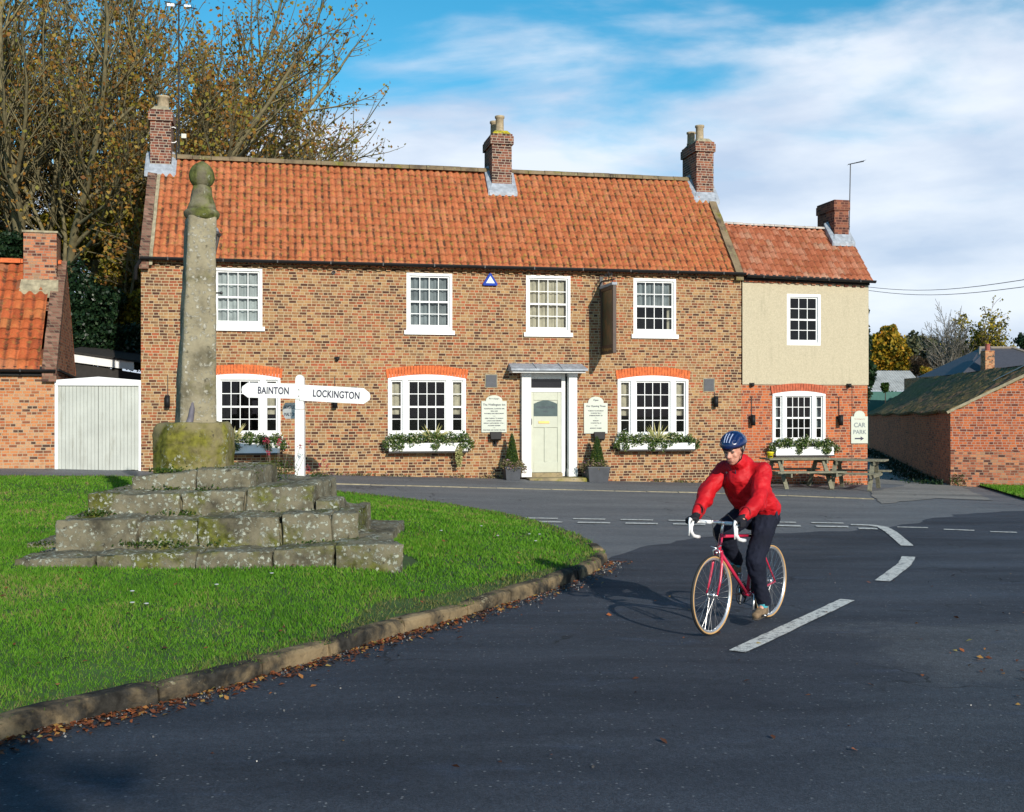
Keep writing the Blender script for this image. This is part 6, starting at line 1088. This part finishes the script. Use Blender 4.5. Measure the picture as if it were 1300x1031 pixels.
# ================================================================== BICYCLE AND CYCLIST  (local: x forward, y to the rider's left, origin where the rear tyre meets the road)
BK = Vector((2.34, 10.4, .0055)); BA = R(230.5)
MT.update(red=plain('red bicycle enamel', (.50, .02, .06), .25, var=.05, coat=.5), tyre=plain('black rubber', (.015, .015, .015), .7), gum=plain('tan tyre wall', (.50, .30, .12), .7, var=.1), alu=plain('bright alloy', (.72, .72, .72), .28, .85), tape=plain('white bar tape', (.8, .8, .8), .5), spoke=plain('spoke', (.55, .55, .55), .3, .9))
bike = empty('bicycle', BK, BA, 'red drop handlebar racing bicycle with tan tyre walls, ridden along the road', 'bicycle')
def wheel(x, rear):
    c = Vector((x, 0, .335)); ring = lambda r, y=0: [c + Vector((r * math.cos(2 * math.pi * k / 56), y, r * math.sin(2 * math.pi * k / 56))) for k in range(56)]
    m = MB(); m.tube(ring(.302), .0095, 6, closed=True); m.tube(ring(.309, .006), .006, 5, closed=True); m.tube(ring(.309, -.006), .006, 5, closed=True); w_ = m.build('wheel', 'alu', bike, True)
    MB().tube(ring(.322), .0135, 10, closed=True).build('tyre', 'tyre', w_, True)
    m = MB(); m.tube(ring(.319, .0085), .0078, 6, closed=True); m.tube(ring(.319, -.0085), .0078, 6, closed=True); m.build('tyre_wall', 'gum', w_, True)
    m = MB()
    for k in range(32):
        a = 2 * math.pi * k / 32; b = a + (.5 if k % 4 < 2 else -.5); y = .024 * (1 if k % 2 else -1); m.tube([c + Vector((.022 * math.cos(b), y, .022 * math.sin(b))), c + Vector((.3 * math.cos(a), 0, .3 * math.sin(a)))], .0013, 3, cap=False)
    m.build('spokes', 'spoke', w_); m = MB(); m.tube([c + Vector((0, -.055, 0)), c + Vector((0, .055, 0))], .008, 8); m.tube([c + Vector((0, -.03, 0)), c + Vector((0, .03, 0))], .016, 10); m.tube([c + Vector((0, -.03, 0)), c + Vector((0, -.026, 0))], .026, 12); m.tube([c + Vector((0, .026, 0)), c + Vector((0, .03, 0))], .026, 12); m.build('hub', 'alu', w_, True)
    return w_
wheel(0, True); wheel(1.04, False)
BB = Vector((.42, 0, .27)); HT = Vector((.872, 0, .835)); HB = Vector((.918, 0, .70)); ST = Vector((.272, 0, .80))
m = MB(); T = lambda a, b, r: m.tube([a, b], r, 10)
T(BB, ST, .0145); T(ST - Vector((0, 0, .03)), HT - Vector((0, 0, .02)), .0135); T(BB, HB, .0155); T(HB - Vector((-.008, 0, .02)), HT, .0175); m.tube([BB - Vector((0, .035, 0)), BB + Vector((0, .035, 0))], .021, 12)
for s_ in (-1, 1): T(BB + Vector((-.02, .03 * s_, 0)), Vector((0, .06 * s_, .335)), .0095); T(ST + Vector((0, .018 * s_, -.03)), Vector((0, .06 * s_, .335)), .0075)
frame = m.build('frame', 'red', bike, True)
m = MB()
for s_ in (-1, 1): m.tube([HB + Vector((.005, .03 * s_, -.015)), Vector((.95, .045 * s_, .58)), Vector((.985, .05 * s_, .45)), Vector((1.04, .052 * s_, .335))], [.0135, .0125, .011, .008], 8)
m.tube([HB + Vector((.006, -.036, -.012)), HB + Vector((.006, .036, -.012))], .016, 8); m.build('fork', 'red', bike, True)
m = MB(); m.tube([HT, HT + Vector((-.018, 0, .06)), HT + Vector((-.02, 0, .095)), Vector((.915, 0, .935))], [.014, .012, .015, .016], 8); m.build('stem', 'alu', bike, True)
BX, BZ = .915, .935
m = MB(); m.tube([(BX, -.11, BZ), (BX, .11, BZ)], .0135, 8); hb = m.build('handlebar', 'alu', bike, True)
for s_ in (-1, 1):
    MB().tube([(BX, .06 * s_, BZ), (BX + .002, .17 * s_, BZ), (BX + .02, .205 * s_, BZ - .002), (BX + .07, .212 * s_, BZ - .008), (BX + .098, .214 * s_, BZ - .035), (BX + .10, .215 * s_, BZ - .08), (BX + .06, .216 * s_, BZ - .12), (BX + .0, .217 * s_, BZ - .135), (BX - .045, .218 * s_, BZ - .14)], .0162, 10).build('drop_bar', 'tape', hb, True)
    m = MB(); m.tube([(BX + .085, .213 * s_, BZ + .012), (BX + .12, .214 * s_, BZ + .03), (BX + .13, .214 * s_, BZ - .0), (BX + .125, .216 * s_, BZ - .06), (BX + .13, .218 * s_, BZ - .115)], [.011, .013, .010, .007, .006], 7); m.build('brake_lever', 'tape', hb, True)
    m = MB(); m.tube([(BX + .12, .214 * s_, BZ + .03), (BX + .12, .15 * s_, BZ + .085), (BX + .05, .05 * s_, BZ + .04), (HB.x + .02, .01 * s_, HB.z + .03)], .0026, 5); m.build('brake_cable', 'cable', hb)
m = MB(); m.tube([HB + Vector((.02, 0, -.01)), HB + Vector((.05, 0, -.02))], .01, 8)
for s_ in (-1, 1): m.tube([HB + Vector((.04, 0, .03 * s_ * 0 + .02)), HB + Vector((.045, .03 * s_, .0)), HB + Vector((.04, .028 * s_, -.05))], .0065, 6)
m.tube([HB + Vector((.04, .0, .02)), HB + Vector((.05, .05, .05))], .005, 5); m.tube([HB + Vector((.04, 0, .02)), HB + Vector((.05, -.05, .035))], .005, 5); m.build('front_brake', 'alu', bike, True)
m = MB(); m.tube([ST, ST + Vector((-.03, 0, .12))], .0125, 8); m.build('seat_post', 'alu', bike, True)
m = MB(); m.tube([(.14, 0, .935), (.19, 0, .94), (.27, 0, .935), (.36, 0, .93), (.40, 0, .925)], [.045, .062, .045, .022, .014], 10); sdl = m.build('saddle', 'black', bike, True)
for v in sdl.data.vertices: v.co.z = .935 + (v.co.z - .935) * .4
m = MB(); y = -.055
m.tube([BB + Vector((.098 * math.cos(k * .2618), y, .098 * math.sin(k * .2618))) for k in range(24)], .005, 5, closed=True); m.tube([BB + Vector((.078 * math.cos(k * .2618), y + .007, .078 * math.sin(k * .2618))) for k in range(24)], .004, 5, closed=True)
for k in range(5): a = k * 1.2566; m.tube([BB + Vector((0, y, 0)), BB + Vector((.096 * math.cos(a), y, .096 * math.sin(a)))], [.014, .006], 5)
m.build('chainring', plain('dark steel', (.05, .05, .05), .35, .8), bike)
m = MB(); m.tube([BB + Vector((0, y, .098)), Vector((.0, y, .335 + .035))], .0035, 4); m.tube([BB + Vector((0, y, -.098)), Vector((.03, y, .235)), Vector((.0, y, .30))], .0035, 4)
for r_ in (.045, .038, .03): m.tube([Vector((r_ * math.cos(k * .4488), -.045 + r_ * .3 - .02, .335 + r_ * math.sin(k * .4488))) for k in range(14)], .004, 4, closed=True)
m.tube([Vector((.03, y, .25)), Vector((.02, y, .33))], .008, 5); m.build('chain', 'iron', bike)
PL, PR = Vector((.455, .145, .105)), Vector((.385, -.15, .435))
for s_, P_ in ((1, PL), (-1, PR)):
    m = MB(); q = Vector((P_.x, .075 * s_, P_.z)); m.tube([BB + Vector((0, .05 * s_, 0)), BB + Vector((0, .072 * s_, 0)), q], [.011, .011, .009], 6); m.tube([q, Vector((P_.x, .20 * s_, P_.z))], .006, 6); m.build('crank', 'alu', bike, True)
    m = MB(); m.box(P_.x - .035, P_.x + .035, min(.105 * s_, .19 * s_), max(.105 * s_, .19 * s_), P_.z - .009, P_.z + .009); m.build('pedal', 'iron', bike, False, .003)
# ---- the rider
man = empty('person', BK, BA, 'cyclist in red jacket, dark trousers and blue helmet riding the bicycle', 'person')
def fig(parts, name, mat, parent, vox=.008, sm=4, disp=None):
    m = MB()
    for p in parts:
        if p[0] == 'c': m.capsule(*p[1:])
        else: m.ellipsoid(*p[1:])
    o = m.build(name, mat, parent, True); md = o.modifiers.new('r', 'REMESH'); md.mode = 'VOXEL'; md.voxel_size = vox; md.use_smooth_shade = True
    if sm: s_ = o.modifiers.new('s', 'SMOOTH'); s_.iterations = sm; s_.factor = .5
    for i, (sc__, st) in enumerate(disp or []):
        tx = bpy.data.textures.new('n', 'CLOUDS'); tx.noise_scale = sc__; tx.noise_depth = 2; dm = o.modifiers.new('d', 'DISPLACE'); dm.texture = tx; dm.strength = st; dm.mid_level = .5; dm.texture_coords = 'LOCAL'
    return o
HD = Vector((.672, .005, 1.545)); hr = Euler((0, R(14), R(3))).to_matrix()
def hp(x, y, z): return HD + hr @ Vector((x, y, z))
skin, t_, p_ = newmat('skin'); tc_ = N(t_, 'ShaderNodeTexCoord'); L(t_, ramp_out(t_, noise(t_, tc_.outputs['Object'], 30, 3), [(.3, (.50, .22, .15)), (.7, (.62, .32, .23))]), p_.inputs['Base Color']); p_.inputs['Roughness'].default_value = .5; p_.inputs['Subsurface Weight'].default_value = .1; p_.inputs['Subsurface Scale'].default_value = .01
SHL, SHR, ELL, ELR, WL, WR = Vector((.48, .185, 1.365)), Vector((.49, -.185, 1.36)), Vector((.70, .262, 1.115)), Vector((.72, -.262, 1.12)), Vector((.885, .222, 1.0)), Vector((.89, -.222, 1.0))
HPL, HPR, KL, KR, AL, AR = Vector((.22, .095, .96)), Vector((.24, -.095, .97)), Vector((.50, .12, .58)), Vector((.63, -.125, .83)), Vector((.385, .14, .20)), Vector((.345, -.145, .53))
body = [('e', hp(-.005, 0, .02), (.098, .077, .105), 18, 12, hr), ('e', hp(.03, 0, -.045), (.066, .057, .075), 16, 10, hr), ('e', hp(.05, 0, -.095), (.032, .03, .026), 12, 8, hr), ('c', hp(.088, 0, .0), hp(.112, 0, -.034), .010, .0155, 8), ('c', hp(.102, -.011, -.04), hp(.102, .011, -.04), .009, .009, 8),
        ('c', hp(.078, .028, .016), hp(.078, -.028, .016), .017, .017, 8), ('e', hp(.06, .04, -.03), (.026, .02, .022), 8, 6, hr), ('e', hp(.06, -.04, -.03), (.026, .02, .022), 8, 6, hr), ('c', hp(.085, -.018, -.066), hp(.085, .018, -.066), .009, .009, 8), ('c', hp(.083, -.015, -.078), hp(.083, .015, -.078), .009, .009, 8), ('e', hp(-.005, .078, -.012), (.018, .01, .032), 8, 6, hr), ('e', hp(-.005, -.078, -.012), (.018, .01, .032), 8, 6, hr),
        ('c', hp(-.025, 0, -.06), Vector((.54, 0, 1.38)), .058, .062), ('c', Vector((.23, 0, 1.0)), Vector((.47, 0, 1.30)), .09, .10), ('c', Vector((.5, -.15, 1.33)), Vector((.5, .15, 1.33)), .06, .06)]
for a, b, c in ((SHL, ELL, WL), (SHR, ELR, WR)): body += [('c', a, b, .05, .042), ('c', b, c, .042, .03), ('e', c + Vector((.05, 0, -.02)), (.04, .032, .015))]
for a, b, c in ((HPL, KL, AL), (HPR, KR, AR)): body += [('c', a, b, .085, .055), ('c', b, c, .055, .036), ('c', c, c + Vector((.05, 0, -.06)), .030, .022)]
bo = fig(body, 'body', skin, man, .0055, 2)
MT.update(jackdark=plain('dark red hem', (.25, .004, .008), .7), trou=plain('navy trousers', (.009, .011, .022), .85, var=.3, spec=.2), helm=plain('blue helmet shell', (.006, .017, .08), .25, var=.1, coat=.4), cap=plain('navy cap', (.012, .014, .035), .8), glove=plain('black glove', (.012, .012, .016), .75, spec=.3), boot=plain('tan suede shoe', (.17, .115, .065), .85, var=.3, scale=30), sock=plain('teal sock', (.05, .30, .36), .8), hair=plain('grey hair', (.25, .22, .2), .8))
mj, tj, pj = newmat('red jacket'); tc_ = N(tj, 'ShaderNodeTexCoord'); L(tj, ramp_out(tj, noise(tj, tc_.outputs['Object'], 5, 4), [(.3, (.42, .004, .009)), (.7, (.54, .007, .013))]), pj.inputs['Base Color']); pj.inputs['Roughness'].default_value = .62; pj.inputs['Specular IOR Level'].default_value = .3; pj.inputs['Sheen Weight'].default_value = 0
mpj = N(tj, 'ShaderNodeMapping'); mpj.inputs['Scale'].default_value = (1, .8, 1.6); mpj.inputs['Rotation'].default_value = (.3, .6, 0); L(tj, tc_.outputs['Object'], mpj.inputs[0]); bump(tj, pj, noise(tj, mpj.outputs[0], 6, 2, .5, 1.2), .45, .03)
J = [('c', Vector((.22, -.085, 1.0)), Vector((.47, -.085, 1.27)), .125, .125), ('c', Vector((.22, .085, 1.0)), Vector((.47, .085, 1.27)), .125, .125), ('c', Vector((.20, -.07, .96)), Vector((.2, .07, .96)), .13, .13), ('c', Vector((.48, -.15, 1.35)), Vector((.48, .15, 1.355)), .085, .085), ('c', Vector((.30, 0, 1.10)), Vector((.50, 0, 1.30)), .15, .145), ('c', Vector((.38, 0, 1.30)), Vector((.50, 0, 1.41)), .10, .095), ('c', Vector((.38, -.07, 1.12)), Vector((.40, .07, 1.12)), .12, .12), ('c', Vector((.52, 0, 1.38)), Vector((.60, 0, 1.445)), .090, .076)]
for a, b, c in ((SHL, ELL, WL), (SHR, ELR, WR)): J += [('c', a, b, .084, .070), ('c', b, c, .070, .052), ('e', b + Vector((-.02, 0, -.02)), (.085, .07, .08))]
jk = fig(J, 'jacket', mj, man, .008, 5, [(.16, .055), (.06, .006)])
m = MB(); m.tube([Vector((.36, -.0, .99)), Vector((.50, .0, 1.12)), Vector((.60, 0, 1.25)), Vector((.635, 0, 1.37))], .005, 5); m.build('zip', 'cap', man); m = MB()
for c_ in (WL, WR): m.tube([c_ + Vector((-.01, .052 * math.cos(k * .5236), .03 + .05 * math.sin(k * .5236))) for k in range(12)], .006, 5, closed=True)
m.build('cuff', 'jackdark', man, True)
m = MB(); m.ellipsoid((.265, .205, .975), (.018, .012, .055), 10, 7, Euler((0, R(15), 0)).to_matrix()); m.build('pocket', 'cap', jk, True)
T_ = [('c', Vector((.21, -.08, .94)), Vector((.21, .08, .94)), .125, .125)]
for a, b, c in ((HPL, KL, AL), (HPR, KR, AR)): T_ += [('c', a, b, .112, .086), ('c', b, c + Vector((0, 0, .02)), .084, .062)]
fig(T_, 'trousers', 'trou', man, .009, 4, [(.09, .03), (.03, .008)])
for a, s_ in ((AL, 1), (AR, -1)):
    MB().capsule(a + Vector((0, 0, .03)), a + Vector((.005, 0, -.03)), .047, .043).build('sock', 'sock', man, True)
    dn = .0 if s_ > 0 else .015
    S_ = [('c', a + Vector((.0, 0, -.045)), a + Vector((-.018, 0, -.075)), .045, .038), ('c', a + Vector((-.015, 0, -.075)), a + Vector((.08, .004, -.082 + dn)), .036, .042), ('c', a + Vector((.07, .0, -.075 + dn)), a + Vector((.16, .01 * s_, -.088 + dn)), .043, .034)]
    sh = fig(S_, 'shoe', 'boot', man, .006, 3, [(.03, .008)])
    m = MB(); 
    m.tube([a + Vector((-.045, 0, -.112)), a + Vector((.05, 0, -.118 + dn)), a + Vector((.16, .01 * s_, -.122 + dn)), a + Vector((.19, .01 * s_, -.112 + dn))], [.026, .034, .036, .02], 8); so_ = m.build('sole', plain('dark sole', (.05, .04, .03), .8), sh, True)
    for v in so_.data.vertices: v.co.z = a.z - .117 + (v.co.z - a.z + .117) * .35
    m = MB()
    for k in range(4): x = .03 + .028 * k; m.tube([a + Vector((x, -.03, -.045 - .006 * k)), a + Vector((x + .012, 0, -.033 - .007 * k)), a + Vector((x, .03, -.045 - .006 * k))], .004, 5)
    m.build('laces', 'iron', sh)
for s_, w0 in ((1, WL), (-1, WR)):
    y = .215 * s_; Gp = [('c', w0 + Vector((-.035, 0, .025)), w0 + Vector((.02, 0, -.012)), .044, .038), ('e', Vector((.965, y, .968)), (.055, .042, .024), 14, 9, Euler((0, R(12), 0)).to_matrix()), ('c', w0, Vector((.95, y, .975)), .034, .03)]
    for k, ln in enumerate((.92, 1.0, .96, .8)):
        x = .940 + k * .0215 if False else 1.008 - k * .0215; o_ = s_
        a0 = Vector((x - .006, y + .026 * o_, .972)); a1 = Vector((x + .004, y + .046 * o_, .955)); a2 = Vector((x + .006, y + .044 * o_, .955 - .032 * ln)); a3 = Vector((x + .004, y + .024 * o_, .918 + .006 * k)); Gp += [('c', a0, a1, .0115, .011, 8), ('c', a1, a2, .011, .0098, 8), ('c', a2, a3, .0098, .0088, 8)]
    th = [Vector((.945, y - .028 * s_, .968)), Vector((.975, y - .043 * s_, .952)), Vector((.998, y - .036 * s_, .93))]; Gp += [('c', th[0], th[1], .014, .012, 8), ('c', th[1], th[2], .012, .0105, 8)]
    fig(Gp, 'glove', 'glove', man, .004, 1)
m = MB()
for s_ in (-1, 1): m.ellipsoid(hp(.083, .029 * s_, .0), (.009, .012, .0075), 10, 7, hr)
m.build('eyes', plain('dark eyes', (.03, .02, .02), .3), man, True)
m = MB()
for s_ in (-1, 1): m.tube([hp(.094, .014 * s_, .014), hp(.096, .03 * s_, .019), hp(.084, .046 * s_, .012)], .0035, 5)
m.build('eyebrows', 'hair', man)
m = MB(); m.tube([hp(.088, -.022, -.071), hp(.0955, 0, -.0715), hp(.088, .022, -.071)], .003, 5); m.build('lips', plain('lips', (.35, .09, .08), .5), man)
m = MB()
for s_ in (-1, 1): m.ellipsoid(hp(-.03, .074 * s_, .005), (.045, .012, .03), 10, 7, hr)
m.ellipsoid(hp(-.06, 0, -.01), (.05, .07, .055), 12, 8, hr); m.build('hair', 'hair', man, True)
# helmet: ribbed shell with open slots, cap below, straps
def helmet():
    V = []; nu, nv = 56, 18; m = MB(); H0 = Vector((-.012, 0, .055))
    def shell(u, v, rr):
        a = 2 * math.pi * u; ph = v * R(94); x = (.148 if math.cos(a) > 0 else .142) * math.sin(ph) * math.cos(a); y = .112 * math.sin(ph) * math.sin(a); z = .108 * math.cos(ph); q = Vector((x, y, z)) * rr; q.z += .010 * abs(math.sin(a)) * v - .006 * v; return hp(*(H0 + q))
    def slot(u, v):
        a = 2 * math.pi * u; ph = v * R(94); x = math.sin(ph) * math.cos(a); y = math.sin(ph) * math.sin(a)
        k = abs((y * 4.2) % 1 - .5) < .2; return k and (.15 < x < .74 or -.70 < x < -.12) and v < .88
    for j in range(nv + 1):
        for i in range(nu): u, v = i / nu, j / nv; V.append(shell(u, v, .90 if slot(u, v) else 1.0))
    F = [(j * nu + i, (j + 1) * nu + i, (j + 1) * nu + (i + 1) % nu, j * nu + (i + 1) % nu) for j in range(nv) for i in range(nu)]; m.add(V, F); h = m.build('helmet', 'helm', man, True); sd3 = h.modifiers.new('t', 'SOLIDIFY'); sd3.thickness = .012; ss = h.modifiers.new('ss', 'SUBSURF'); ss.levels = ss.render_levels = 1
    m = MB()
    for yy in (-.026, 0.0, .03): m.tube([shell(*uv, 1.012) for uv in [(math.atan2(yy * 9, x_) / (2 * math.pi) % 1, math.hypot(x_, yy * 9) * .62) for x_ in (.35, .7, 1.1)]], .0045, 5)
    m.build('helmet_stripe', plain('pale decal', (.35, .42, .6), .3), h)
    m = MB(); m.tube([hp(.095 * math.cos(a) - .004, .082 * math.sin(a), .048) for a in [2 * math.pi * k / 24 for k in range(24)]], .018, 8, closed=True); m.tube([hp(.102, y_, .04 - .0) for y_ in (-.045, -.02, 0, .02, .045)], [.012, .018, .02, .018, .012], 8); m.build('cap', 'cap', man, True)
    m = MB()
    for s_ in (-1, 1): m.tube([hp(.03, .096 * s_, .045), hp(.005, .086 * s_, -.02), hp(.012, .068 * s_, -.075), hp(.03, .02 * s_, -.118)], .006, 5); m.tube([hp(-.06, .09 * s_, .04), hp(.005, .086 * s_, -.02)], .006, 5)
    m.build('strap', 'black', h)
helmet()
